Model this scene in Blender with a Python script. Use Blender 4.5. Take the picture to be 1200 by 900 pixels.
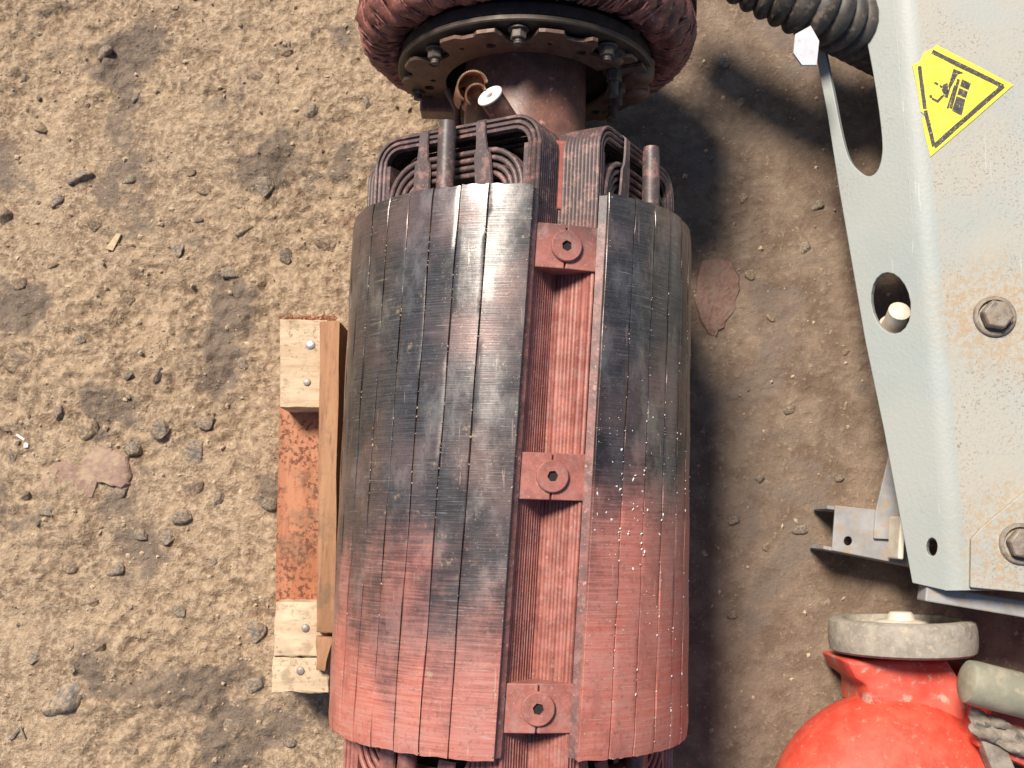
import bpy, bmesh, math, random
import numpy as np
from mathutils import Vector, Matrix

for o in list(bpy.data.objects):
    bpy.data.objects.remove(o, do_unlink=True)
S = bpy.context.scene
COL = S.collection
R_ = math.radians
PI = math.pi

# ------------------------------------------------------------------ camera
FPX, TILT, HC, DCAM = 1250.0, R_(7.5), 0.245, 1.24
CZ = HC + DCAM
cam_d = bpy.data.cameras.new('camera')
cam = bpy.data.objects.new('camera', cam_d)
COL.objects.link(cam)
cam.location = (0, 0, CZ)
cam.rotation_euler = (TILT, 0, 0)
cam_d.sensor_width = 36
cam_d.lens = FPX / 1200 * 36
cam_d.clip_start = 0.02
cam_d.clip_end = 100
cam_d.dof.use_dof = True
cam_d.dof.focus_distance = 1.06
cam_d.dof.aperture_fstop = 16
S.camera = cam

# ------------------------------------------------------------------ light
SUN_EL, SUN_AZ = R_(55), R_(-35)     # azimuth: from +y (picture up) turning to +x; light comes from there
w = bpy.data.worlds.new('World')
S.world = w
w.use_nodes = True
nt = w.node_tree
bg = nt.nodes['Background']
sky = nt.nodes.new('ShaderNodeTexSky')
sky.sky_type = 'NISHITA'
sky.sun_disc = False
sky.sun_elevation = SUN_EL
sky.sun_rotation = SUN_AZ
nt.links.new(sky.outputs[0], bg.inputs[0])
bg.inputs[1].default_value = 0.08
sd = bpy.data.lights.new('sun', 'SUN')
sd.energy = 5.0
sd.angle = R_(15)
sd.color = (1.0, 0.91, 0.79)
sun = bpy.data.objects.new('sun', sd)
COL.objects.link(sun)
sdir = Vector((math.sin(SUN_AZ) * math.cos(SUN_EL), math.cos(SUN_AZ) * math.cos(SUN_EL), math.sin(SUN_EL)))
sun.rotation_euler = sdir.to_track_quat('Z', 'Y').to_euler()
sun.location = sdir * 4
vs = S.view_settings
vs.view_transform = 'Standard'
vs.look = 'None'
vs.exposure = 0.4
vs.gamma = 1
vs.use_curve_mapping = False

# ------------------------------------------------------------------ helpers
CT, ST = math.cos(TILT), math.sin(TILT)


def ray(px, py):
    a = (px - 600) / FPX
    b = (450 - py) / FPX
    return Vector((a, b * CT + ST, b * ST - CT))


def at(px, py, z):
    d = ray(px, py)
    return Vector((0, 0, CZ)) + d * ((z - CZ) / d.z)


def on_plane(px, py, p0, n):
    d = ray(px, py)
    c = Vector((0, 0, CZ))
    return c + d * ((p0 - c).dot(n) / d.dot(n))


def tag(o, label=None, cat=None, group=None, kind=None):
    if label:
        o['label'] = label
    if cat:
        o['category'] = cat
    if group:
        o['group'] = group
    if kind:
        o['kind'] = kind
    return o


def empty(name, loc=(0, 0, 0), rot=(0, 0, 0), parent=None):
    o = bpy.data.objects.new(name, None)
    COL.objects.link(o)
    o.location = loc
    o.rotation_euler = rot
    o.parent = parent
    o.empty_display_size = 0.05
    return o


class MB:
    def __init__(s):
        s.v, s.f = [], []

    def add(s, vs_, fs):
        n = len(s.v)
        s.v += [tuple(p) for p in vs_]
        s.f += [tuple(i + n for i in f) for f in fs]
        return s

    def box(s, c, h, M=None):
        c = Vector(c)
        vs_ = []
        for dx in (-1, 1):
            for dy in (-1, 1):
                for dz in (-1, 1):
                    p = Vector((dx * h[0], dy * h[1], dz * h[2]))
                    if M is not None:
                        p = M @ p
                    vs_.append(c + p)
        return s.add(vs_, [(0, 1, 3, 2), (4, 6, 7, 5), (0, 4, 5, 1), (2, 3, 7, 6), (0, 2, 6, 4), (1, 5, 7, 3)])

    def grid(s, rows, closed_u=False, closed_v=False):
        n, m = len(rows), len(rows[0])
        vs_ = [p for r in rows for p in r]
        fs = []
        for i in range(n if closed_u else n - 1):
            for j in range(m if closed_v else m - 1):
                a, b = i, (i + 1) % n
                c, d = j, (j + 1) % m
                fs.append((a * m + c, a * m + d, b * m + d, b * m + c))
        return s.add(vs_, fs)

    def tube(s, path, r, sides=8, closed=False, caps=True):
        P = [Vector(p) for p in path]
        n = len(P)
        rows = []
        prev = None
        for i in range(n):
            if closed:
                t = P[(i + 1) % n] - P[i - 1]
            else:
                t = P[min(i + 1, n - 1)] - P[max(i - 1, 0)]
            t.normalize()
            if prev is None:
                a = Vector((0, 0, 1)) if abs(t.z) < .9 else Vector((1, 0, 0))
                prev = (a - t * a.dot(t)).normalized()
            else:
                prev = (prev - t * prev.dot(t)).normalized()
            b = t.cross(prev)
            rr = r(i / max(1, n - 1)) if callable(r) else r
            rows.append([P[i] + (prev * math.cos(2 * PI * k / sides) + b * math.sin(2 * PI * k / sides)) * rr for k in range(sides)])
        base = len(s.v)
        s.grid(rows, closed_u=closed, closed_v=True)
        if caps and not closed:
            s.f.append(tuple(base + k for k in reversed(range(sides))))
            s.f.append(tuple(base + (n - 1) * sides + k for k in range(sides)))
        return s

    def prism(s, sec, y0, y1, fn, ny=1, caps=True):
        """cross-section sec [(a,b)] swept along y through fn(a,b,y)"""
        m = len(sec)
        rows = [[fn(a, b, y0 + (y1 - y0) * i / ny) for a, b in sec] for i in range(ny + 1)]
        base = len(s.v)
        s.grid(rows, closed_v=True)
        if caps:
            s.f.append(tuple(base + k for k in range(m)))
            s.f.append(tuple(base + ny * m + k for k in reversed(range(m))))
        return s

    def build(s, name, mat, parent=None, smooth=None, bevel=0, loc=None):
        me = bpy.data.meshes.new(name)
        me.from_pydata(s.v, [], s.f)
        bm = bmesh.new()
        bm.from_mesh(me)
        bmesh.ops.recalc_face_normals(bm, faces=bm.faces)
        if smooth is not None:
            for f in bm.faces:
                f.smooth = True
            for e in bm.edges:
                if len(e.link_faces) == 2 and e.calc_face_angle(0) > R_(smooth):
                    e.smooth = False
        bm.to_mesh(me)
        bm.free()
        o = bpy.data.objects.new(name, me)
        COL.objects.link(o)
        me.materials.append(mat)
        o.parent = parent
        if loc is not None:
            o.location = loc
        if bevel:
            md = o.modifiers.new('bevel', 'BEVEL')
            md.width = bevel
            md.segments = 2
            md.limit_method = 'ANGLE'
            md.angle_limit = R_(35)
            md.harden_normals = False
        return o


def fill_plate(outer, holes, thick, mapfn, name, mat, parent=None, bevel=0):
    """flat plate: 2D outline with holes, front at w=0 and back at w=-thick"""
    bm = bmesh.new()
    loops = []
    for lp in [outer] + holes:
        vv = [bm.verts.new((p[0], p[1], 0)) for p in lp]
        for i in range(len(vv)):
            bm.edges.new((vv[i], vv[(i + 1) % len(vv)]))
        loops.append(vv)
    bmesh.ops.triangle_fill(bm, use_beauty=True, edges=bm.edges[:])
    bm.verts.index_update()
    vs_ = [(v.co.x, v.co.y) for v in bm.verts]
    fs = [tuple(v.index for v in f.verts) for f in bm.faces]
    lidx = [[v.index for v in l] for l in loops]
    bm.free()
    n = len(vs_)
    mb = MB()
    mb.v = [tuple(mapfn(a, b, 0)) for a, b in vs_] + [tuple(mapfn(a, b, -thick)) for a, b in vs_]
    mb.f = list(fs) + [tuple(i + n for i in reversed(f)) for f in fs]
    for l in lidx:
        for i in range(len(l)):
            a, b = l[i], l[(i + 1) % len(l)]
            mb.f.append((a, b, b + n, a + n))
    return mb.build(name, mat, parent, bevel=bevel)


def copy_obj(o, parent=None):
    c = o.copy()
    COL.objects.link(c)
    c.parent = parent
    return c


# ------------------------------------------------------------------ materials
def mat_new(name):
    m = bpy.data.materials.new(name)
    m.use_nodes = True
    n = m.node_tree
    return m, n, n.nodes['Principled BSDF']


class NT:
    """tiny node-graph writer"""
    def __init__(s, n):
        s.n = n
        s.tc = n.nodes.new('ShaderNodeTexCoord').outputs['Object']

    def node(s, t, **kw):
        x = s.n.nodes.new(t)
        for k, v in kw.items():
            setattr(x, k, v)
        return x

    def link(s, a, b):
        s.n.links.new(a, b)

    def mapping(s, scale=(1, 1, 1), loc=(0, 0, 0), rot=(0, 0, 0)):
        m = s.node('ShaderNodeMapping')
        m.inputs['Scale'].default_value = scale
        m.inputs['Location'].default_value = loc
        m.inputs['Rotation'].default_value = rot
        s.link(s.tc, m.inputs[0])
        return m.outputs[0]

    def noise(s, scale, detail=4, rough=.6, vec=None, dist=0):
        x = s.node('ShaderNodeTexNoise')
        x.inputs['Scale'].default_value = scale
        x.inputs['Detail'].default_value = detail
        x.inputs['Roughness'].default_value = rough
        x.inputs['Distortion'].default_value = dist
        s.link(vec if vec is not None else s.tc, x.inputs['Vector'])
        return x.outputs[0]

    def vor(s, scale, vec=None, feature='F1'):
        x = s.node('ShaderNodeTexVoronoi', feature=feature)
        x.inputs['Scale'].default_value = scale
        s.link(vec if vec is not None else s.tc, x.inputs['Vector'])
        return x.outputs[0]

    def ramp(s, fac, p0, p1, v0=0.0, v1=1.0):
        x = s.node('ShaderNodeMapRange')
        x.interpolation_type = 'SMOOTHSTEP'
        s.link(fac, x.inputs[0])
        for i, v in zip((1, 2, 3, 4), (p0, p1, v0, v1)):
            x.inputs[i].default_value = v
        return x.outputs[0]

    def math(s, op, a, b=None, clamp=False):
        x = s.node('ShaderNodeMath', operation=op)
        x.use_clamp = clamp
        for i, v in enumerate((a, b)):
            if v is None:
                continue
            if isinstance(v, (int, float)):
                x.inputs[i].default_value = v
            else:
                s.link(v, x.inputs[i])
        return x.outputs[0]

    def mix(s, fac, a, b, blend='MIX'):
        x = s.node('ShaderNodeMix', data_type='RGBA', blend_type=blend)
        if isinstance(fac, (int, float)):
            x.inputs[0].default_value = fac
        else:
            s.link(fac, x.inputs[0])
        for i, v in ((6, a), (7, b)):
            if isinstance(v, tuple):
                x.inputs[i].default_value = (*v[:3], 1)
            else:
                s.link(v, x.inputs[i])
        return x.outputs[2]

    def axis(s, k):
        x = s.node('ShaderNodeSeparateXYZ')
        s.link(s.tc, x.inputs[0])
        return x.outputs[k]

    def bump(s, h, strength, dist, prev=None):
        x = s.node('ShaderNodeBump')
        x.inputs['Strength'].default_value = strength
        x.inputs['Distance'].default_value = dist
        s.link(h, x.inputs['Height'])
        if prev is not None:
            s.link(prev, x.inputs['Normal'])
        return x.outputs[0]


def simple_mat(name, c1, c2, rough=.6, metal=0., nscale=40, bump=.2, bscale=200, bdist=.001, dust=None, dust_amt=.4, spec=.5):
    m, n, b = mat_new(name)
    g = NT(n)
    col = g.mix(g.ramp(g.noise(nscale, 5, .65), .35, .65), c1, c2)
    if dust:
        d = g.ramp(g.noise(nscale * 2.3, 6, .7), .62 - dust_amt * .3, .72 - dust_amt * .15)
        col = g.mix(d, col, dust)
        rr = g.math('ADD', g.math('MULTIPLY', d, .9 - rough), rough)
        g.link(rr, b.inputs['Roughness'])
    else:
        b.inputs['Roughness'].default_value = rough
    b.inputs['Metallic'].default_value = metal
    b.inputs['Specular IOR Level'].default_value = spec
    g.link(col, b.inputs['Base Color'])
    if bump:
        g.link(g.bump(g.noise(bscale, 4, .6), bump, bdist), b.inputs['Normal'])
    return m


RED = (.41, .155, .122)
RED_D = (.26, .092, .072)
PINK = (.40, .20, .175)
STEEL = (.035, .036, .040)


def pole_face_mat(name='worn_pole_face', side=0):
    """burnished dark laminations with red-oxide varnish, mostly worn away at one end"""
    m, n, b = mat_new(name)
    g = NT(n)
    y = g.axis(1)
    streak = g.noise(1, 4, .55, g.mapping((20, 480, 20)))          # circumferential scratches
    streak2 = g.noise(1, 3, .55, g.mapping((26, 1100, 26), (3, 1, 2)))
    big = g.noise(8, 3, .5)
    mid = g.noise(26, 6, .68, g.mapping((1.0, .55, 1.0)))
    # how much varnish is left: rises towards -y
    lev = g.ramp(y, .20, -.27, -.12, 1.10)
    lev = g.math('ADD', lev, g.math('MULTIPLY', g.ramp(g.axis(0), .0, .12), g.ramp(y, .17, .0, 0, .52)))
    oi = g.node('ShaderNodeObjectInfo').outputs['Random']
    lev = g.math('ADD', lev, g.math('MULTIPLY', g.math('SUBTRACT', oi, .5), .30))
    p = g.math('ADD', g.math('ADD', lev, g.math('MULTIPLY', g.math('SUBTRACT', big, .5), 1.2)),
               g.math('MULTIPLY', g.math('SUBTRACT', mid, .5), .8))
    p = g.math('ADD', p, g.math('MULTIPLY', g.math('SUBTRACT', streak, .5), .55))
    paint = g.ramp(p, .22, 1.08)
    dark = g.mix(g.ramp(streak2, .30, .72), (.050, .047, .048), (.118, .112, .114))
    blk = g.ramp(g.noise(7, 4, .6, g.mapping((1.6, .6, 1.6), (4, 3, 7))), .52, .68)
    dark = g.mix(g.math('MULTIPLY', blk, .75), dark, (.022, .021, .024))
    dark = g.mix(g.ramp(mid, .48, .70), dark, (.21, .195, .185))
    redc = g.mix(g.ramp(streak, .35, .70), (.44, .128, .092), (.47, .19, .15))
    redc = g.mix(g.ramp(mid, .50, .68), redc, (.33, .105, .08))
    col = g.mix(paint, dark, redc)
    # thin pinkish film over the metal
    film = g.math('MULTIPLY', g.ramp(g.noise(11, 4, .6, g.mapping((1, 1, 1), (5, 2, 8))), .42, .68), .34)
    col = g.mix(film, col, (.36, .22, .195))
    # pale bare-metal scratches along the laminations
    scr = g.ramp(g.noise(1, 3, .55, g.mapping((26, 700, 26), (7, 3, 1))), .63, .72)
    scr = g.math('MULTIPLY', scr, g.ramp(g.noise(16, 3, .5, g.mapping((1, 1, 1), (2, 9, 4))), .40, .6))
    col = g.mix(g.math('MULTIPLY', scr, .65), col, (.46, .40, .36))
    spk = g.math('MULTIPLY', g.ramp(g.noise(420, 3, .7), .63, .69), .55)
    col = g.mix(spk, col, (.42, .36, .32))
    pit = g.math('MULTIPLY', g.ramp(g.noise(170, 5, .75, g.mapping((1, 1, 1), (3, 3, 3))), .36, .46, 1, 0), .3)
    col = g.mix(pit, col, (.03, .026, .025))
    # longer crossing scratches
    sc2 = g.ramp(g.noise(1, 2, .5, g.mapping((260, 14, 260), (2, 2, 5), (.3, .2, .5))), .70, .73)
    col = g.mix(g.math('MULTIPLY', sc2, .5), col, (.50, .33, .27))
    # sandy grime
    grime = g.ramp(g.noise(60, 6, .75, g.mapping((1, 1, 1), (1, 4, 9))), .58, .70)
    grime = g.math('MULTIPLY', grime, g.ramp(g.noise(9, 2, .5, g.mapping((1, 1, 1), (8, 1, 3))), .42, .62))
    col = g.mix(g.math('MULTIPLY', grime, .75), col, (.36, .27, .17))
    g.link(col, b.inputs['Base Color'])
    g.link(g.math('ADD', g.math('ADD', g.math('MULTIPLY', paint, .14), .31), g.math('MULTIPLY', grime, .3)), b.inputs['Roughness'])
    g.link(g.math('MULTIPLY', g.math('SUBTRACT', 1.0, paint), .60), b.inputs['Metallic'])
    n1 = g.bump(streak2, .16, .0005)
    n2 = g.bump(mid, .22, .001, n1)
    g.link(n2, b.inputs['Normal'])
    return m


def varnish_mat(name, base=RED, dark=RED_D, grey=.35, rough=.48, grey_y=True):
    """red insulating varnish over wire, greyed with soot towards +y"""
    m, n, b = mat_new(name)
    g = NT(n)
    y = g.axis(1)
    mid = g.noise(45, 6, .7)
    big = g.noise(13, 3, .55)
    col = g.mix(g.ramp(mid, .38, .66), dark, base)
    col = g.mix(g.ramp(g.noise(120, 3, .6), .6, .72), col, PINK)
    if grey_y:
        lev = g.math('ADD', g.ramp(y, .17, .40, -.05, .95), g.math('MULTIPLY', g.math('SUBTRACT', big, .5), .9))
        lev = g.math('ADD', lev, g.math('MULTIPLY', g.math('SUBTRACT', mid, .5), .8))
        col = g.mix(g.ramp(lev, .30, .80, 0, .88), col, (.060, .053, .054))
        dust = g.math('MULTIPLY', g.ramp(g.noise(70, 5, .75, g.mapping((1, 1, 1), (6, 2, 3))), .49, .64), .58)
        col = g.mix(dust, col, (.34, .185, .16))
    spk = g.ramp(g.noise(380, 3, .7), .64, .70)
    col = g.mix(g.math('MULTIPLY', spk, .55), col, (.46, .37, .33))
    g.link(col, b.inputs['Base Color'])
    b.inputs['Roughness'].default_value = rough
    g.link(g.bump(mid, .35, .0012, g.bump(g.noise(260, 3, .6), .3, .0006)), b.inputs['Normal'])
    return m


M = {}
M['face'] = pole_face_mat()
M['coil'] = varnish_mat('varnished_winding', RED, RED_D)
M['red'] = varnish_mat('red_oxide_varnish', (.40, .15, .118), (.27, .095, .074), grey_y=True)
M['lead'] = varnish_mat('bright_red_lead', (.45, .14, .105), (.31, .092, .07), grey_y=False)
M['shaft'] = varnish_mat('shaft_varnish', (.21, .10, .075), (.125, .062, .048), grey_y=False, rough=.42)
M['rod'] = varnish_mat('rod_varnish', (.26, .10, .085), (.12, .06, .052), grey_y=True)
M['strap'] = varnish_mat('strap_tape', (.34, .13, .11), (.17, .07, .06), grey_y=True, rough=.6)
M['dark'] = simple_mat('dark_core_steel', (.02, .016, .015), (.05, .03, .026), .6, .2, 60)
M['slot'] = simple_mat('slot_grime', (.025, .020, .018), (.11, .07, .058), .9, 0, 90, .3, 300, .001)
M['slotblack'] = simple_mat('socket_shade', (.006, .005, .005), (.012, .010, .009), .7)  # near-black colour for the shade inside the bolt sockets
M['plate'] = simple_mat('rectifier_plate', (.10, .062, .045), (.17, .10, .07), .5, .35, 50, .2, 220, .0006, (.20, .14, .10), .35)
M['ringplate'] = simple_mat('olive_ring', (.060, .046, .034), (.095, .070, .052), .55, .3, 40)
M['nut'] = simple_mat('grimy_steel_nut', (.085, .062, .050), (.15, .12, .10), .6, .25, 120)
M['tape'] = varnish_mat('taped_winding', (.25, .085, .065), (.11, .038, .030), grey_y=False, rough=.5)
M['cord'] = varnish_mat('lacing_cord', (.36, .14, .11), (.20, .07, .055), grey_y=False, rough=.65)
M['white'] = simple_mat('off_white_ceramic', (.80, .77, .70), (.70, .66, .58), .5, 0, 60, .1)
M['serr'] = simple_mat('copper_sleeve', (.20, .06, .035), (.34, .14, .08), .45, .2, 150)
M['serredge'] = simple_mat('frayed_edge', (.50, .33, .20), (.66, .50, .34), .7, 0, 150)


def ground_mat():
    m, n, b = mat_new('dusty_earth_floor')
    g = NT(n)
    x, y = g.axis(0), g.axis(1)
    big = g.noise(3.2, 4, .55)
    mid = g.noise(17, 7, .68)
    fine = g.noise(120, 5, .7)
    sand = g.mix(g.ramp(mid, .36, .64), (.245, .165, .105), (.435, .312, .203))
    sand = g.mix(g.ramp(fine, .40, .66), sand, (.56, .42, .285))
    shaded_dirt = g.mix(g.ramp(mid, .36, .64), (.155, .106, .074), (.25, .182, .132))  # browner earth on the +x side, rotor-side shade put into its colour
    shaded_dirt = g.mix(g.ramp(fine, .55, .70), shaded_dirt, (.31, .235, .172))
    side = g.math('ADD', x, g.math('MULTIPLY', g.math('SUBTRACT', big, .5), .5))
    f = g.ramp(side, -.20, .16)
    col = g.mix(f, sand, shaded_dirt)
    # trodden greasy grey patches
    pt = g.math('ADD', g.math('MULTIPLY', g.noise(6.5, 5, .6, g.mapping((1, 1, 1), (2.31, 5.1, 0))), .8), g.math('MULTIPLY', mid, .2))
    col = g.mix(g.math('MULTIPLY', g.ramp(pt, .535, .60), .8), col, (.175, .135, .108))
    # dark crumbs
    cr = g.ramp(g.noise(75, 4, .7, g.mapping((1, 1, 1), (9, 2, 4))), .33, .42, 1, 0)
    col = g.mix(g.math('MULTIPLY', cr, .5), col, (.14, .10, .07))
    # rusty stains
    ru = g.ramp(g.noise(5, 4, .6, g.mapping((1, 1, 1), (4.7, 8.8, 1))), .66, .74)
    col = g.mix(g.math('MULTIPLY', ru, .55), col, (.23, .085, .06))
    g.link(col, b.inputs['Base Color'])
    b.inputs['Roughness'].default_value = .92
    b.inputs['Specular IOR Level'].default_value = .25
    amp = g.ramp(x, -.05, .35, .85, .35)
    h = g.math('ADD', g.math('MULTIPLY', fine, .6), g.math('MULTIPLY', mid, .8))
    n1 = g.bump(g.math('MULTIPLY', h, amp), 1.0, .016)
    n2 = g.bump(g.math('MULTIPLY', g.noise(420, 3, .6), amp), .5, .002, n1)
    g.link(n2, b.inputs['Normal'])
    return m


M['ground'] = ground_mat()
M['stone'] = simple_mat('grey_stone', (.13, .115, .105), (.20, .175, .155), .9, 0, 1.6, 1.0, 6, .003, (.38, .28, .185), .72, .2)
M['stone2'] = simple_mat('brown_stone', (.17, .125, .09), (.26, .19, .135), .9, 0, 1.6, 1.0, 6, .003, (.40, .29, .19), .65, .2)
M['pinkstone'] = simple_mat('pink_flat_stone', (.25, .155, .12), (.33, .22, .17), .8, 0, 22, .9, 120, .003, (.38, .275, .185), .6, .3)
M['redstone'] = simple_mat('red_brown_flat_stone', (.17, .085, .06), (.22, .125, .092), .55, 0, 22, .8, 120, .003, (.22, .155, .112), .45, .4)
M['grit'] = simple_mat('grit', (.30, .21, .14), (.54, .41, .28), .95, 0, 60, .5, 400, .001)


def wood_mat(name, c1, c2, c3, gs=(30, 3, 30), speck=None, speck_lo=.56):
    m, n, b = mat_new(name)
    g = NT(n)
    gr = g.noise(1, 5, .6, g.mapping(gs), .8)
    gr2 = g.noise(1, 4, .65, g.mapping(tuple(6 * k for k in gs)))
    col = g.mix(g.ramp(gr, .35, .65), c1, c2)
    col = g.mix(g.math('MULTIPLY', g.ramp(gr2, .52, .72), .7), col, c3)
    if speck:
        sp = g.math('MULTIPLY', g.ramp(g.noise(150, 4, .7), speck_lo, speck_lo + .06), g.ramp(g.noise(22, 3, .6), .36, .56))
        col = g.mix(sp, col, speck)
    gm = g.math('MULTIPLY', g.ramp(g.noise(26, 6, .72, g.mapping((1, 1, 1), (3, 7, 2))), .50, .66), .5)
    col = g.mix(gm, col, (.17, .115, .075))
    g.link(col, b.inputs['Base Color'])
    b.inputs['Roughness'].default_value = .8
    b.inputs['Specular IOR Level'].default_value = .25
    g.link(g.bump(gr2, .5, .002, g.bump(g.noise(180, 3, .6), .4, .001)), b.inputs['Normal'])
    return m


M['pine'] = wood_mat('pale_pine_end', (.47, .34, .22), (.57, .44, .30), (.36, .24, .15), (5, 30, 30), (.33, .22, .14), .57)
M['plank'] = wood_mat('brown_plank', (.31, .155, .082), (.39, .215, .118), (.18, .095, .06), (40, 4, 40))
M['orange'] = wood_mat('orange_stained_board', (.36, .145, .078), (.43, .195, .11), (.26, .10, .052), (30, 4, 30), (.15, .06, .035), .50)
M['nail'] = simple_mat('nail_head', (.50, .49, .47), (.70, .69, .68), .35, .7, 200, .1)
M['nail_rust'] = simple_mat('dull_nail_head', (.20, .17, .15), (.34, .30, .27), .55, .5, 200, .1)


BOLTS = [tuple(at(1165, 371, .20)), tuple(at(1193, 637, .205))]


def panel_mat(name, dusty):
    m, n, b = mat_new(name)
    g = NT(n)
    base = g.mix(g.ramp(g.noise(5, 3, .5), .35, .65), (.285, .322, .312), (.325, .355, .34))
    film = g.ramp(g.noise(9, 5, .65), .30, .62, .35 if dusty else 0, .95 if dusty else .30)
    base = g.mix(film, base, (.375, .35, .295))
    fine = g.ramp(g.noise(330, 3, .7), .565, .62)
    fine = g.math('MULTIPLY', fine, g.ramp(g.noise(10, 4, .6, g.mapping((1, 1, 1), (3, 1, 2))), .34 if dusty else .52, .62 if dusty else .75))
    base = g.mix(g.math('MULTIPLY', fine, .7), base, (.17, .13, .09))
    tan = g.ramp(g.noise(24, 7, .75, g.mapping((1, 1, 1), (7, 3, 1))), .60 if dusty else .66, .76)
    base = g.mix(g.math('MULTIPLY', tan, .5), base, (.40, .30, .19))
    # grime gathered round the bolts
    for bx in BOLTS:
        vd = g.node('ShaderNodeVectorMath', operation='DISTANCE')
        g.link(g.tc, vd.inputs[0])
        vd.inputs[1].default_value = bx
        nearb = g.ramp(vd.outputs['Value'], .03, .10, 1, 0)
        gm = g.math('MULTIPLY', nearb, g.ramp(g.noise(150, 5, .75), .44, .58))
        base = g.mix(g.math('MULTIPLY', gm, .8), base, (.36, .24, .13))
    scr = g.ramp(g.noise(1, 2, .5, g.mapping((160, 10, 160), (1, 1, 1), (0, 0, .35))), .72, .75)
    base = g.mix(g.math('MULTIPLY', scr, .22), base, (.62, .64, .64))
    g.link(base, b.inputs['Base Color'])
    b.inputs['Roughness'].default_value = .65 if dusty else .55
    h = g.vor(260, None, 'SMOOTH_F1')
    g.link(g.bump(h, .16, .0014, g.bump(g.noise(120, 3, .5), .2, .001)), b.inputs['Normal'])
    return m


M['panel'] = panel_mat('pale_blue_hammered_paint', False)
M['panel_d'] = panel_mat('dusty_pale_paint', True)
M['grey'] = simple_mat('dusty_grey_paint', (.24, .235, .235), (.33, .325, .32), .6, 0, 30, .25, 200, .001, (.34, .26, .18), .4)
M['bolt'] = simple_mat('dirty_zinc_bolt', (.17, .14, .115), (.28, .24, .20), .55, .35, 90, .4, 250, .001, (.34, .255, .17), .5)
M['cream'] = simple_mat('cream_dusty_steel', (.55, .47, .36), (.66, .60, .50), .6, 0, 60, .2, 200, .001)
M['yellow'] = simple_mat('yellow_sticker', (.74, .60, .03), (.80, .68, .06), .5, 0, 90, .05, 200, .0003, (.50, .42, .18), .22)
M['black'] = simple_mat('black_print', (.02, .02, .018), (.06, .055, .045), .55, 0, 150, .05, 200, .0003, (.50, .42, .22), .22)
M['rubber'] = simple_mat('dusty_black_rubber', (.035, .030, .027), (.075, .062, .052), .55, 0, 40, .25, 200, .0008, (.17, .13, .10), .35)
M['tyre'] = simple_mat('dusty_grey_tyre', (.25, .22, .18), (.36, .32, .265), .85, 0, 50, .5, 160, .0015, (.44, .36, .27), .4)
M['jack'] = simple_mat('bright_red_paint', (.58, .06, .034), (.66, .10, .06), .58, 0, 45, .3, 110, .001, (.50, .20, .14), .16, .35)
M['jack_d'] = simple_mat('dusty_red_paint', (.55, .06, .035), (.62, .12, .08), .55, 0, 20, .1, 150, .0008, (.45, .33, .26), .35)
M['tube'] = simple_mat('grey_green_tube', (.22, .21, .15), (.31, .29, .21), .55, 0, 30, .15, 150, .0006, (.34, .28, .2), .3)
M['paper'] = simple_mat('white_lavender_plastic', (.46, .45, .50), (.54, .53, .56), .6, 0, 60, .1, 200, .001, (.40, .36, .30), .2)
M['rag'] = simple_mat('grey_brown_rag', (.17, .14, .11), (.30, .255, .21), .95, 0, 50, .6, 130, .002)
M['flake'] = simple_mat('white_flake', (.55, .55, .54), (.70, .70, .70), .6, 0, 200, 0)
M['crumb'] = simple_mat('tan_crumb', (.40, .29, .17), (.52, .40, .26), .9, 0, 200, 0)

# ------------------------------------------------------------------ ground
rs = np.random.RandomState(5)


def vnoise(X, Y, scale, seed):
    r = np.random.RandomState(seed)
    T = r.rand(256, 256)
    x, y = X * scale + 100, Y * scale + 100
    xi, yi = np.floor(x).astype(int), np.floor(y).astype(int)
    fx, fy = x - xi, y - yi
    fx, fy = fx * fx * (3 - 2 * fx), fy * fy * (3 - 2 * fy)
    a = T[xi % 256, yi % 256]; b_ = T[(xi + 1) % 256, yi % 256]
    c = T[xi % 256, (yi + 1) % 256]; d = T[(xi + 1) % 256, (yi + 1) % 256]
    return (a * (1 - fx) + b_ * fx) * (1 - fy) + (c * (1 - fx) + d * fx) * fy


def ground_h(X, Y):
    h = np.zeros_like(X)
    wx = X + .02 * (vnoise(X, Y, 14, 50) - .5)
    wy = Y + .02 * (vnoise(X, Y, 14, 51) - .5)
    for sc, am, sd_ in ((5, .016, 1), (13, .011, 2), (31, .0095, 3), (70, .0085, 4), (150, .0070, 6)):
        nz = vnoise(wx, wy, sc, sd_)
        if sc > 20:
            nz = 1 - np.abs(nz * 2 - 1)                  # ridged: crumbly lumps
            nz = nz * .6 + vnoise(wx, wy, sc * 1.3, sd_ + 20) * .4
        h += am * (nz - .5)
    soft = np.clip((X + .05) / .35, 0, 1)
    soft = soft * soft * (3 - 2 * soft)
    amp = 1.08 - .70 * soft
    pk = np.clip((vnoise(X, Y, 4.2, 77) * .7 + vnoise(X, Y, 11, 78) * .3 - .36) / .26, 0, 1)
    amp = amp * (.38 + .75 * pk * pk * (3 - 2 * pk))
    edge = np.clip(1 - np.maximum(np.abs(X) - 1.1, 0) / .12, 0, 1) * np.clip(1 - np.maximum(np.abs(Y - .1) - .92, 0) / .12, 0, 1)
    return (h * amp - .004) * edge


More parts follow.
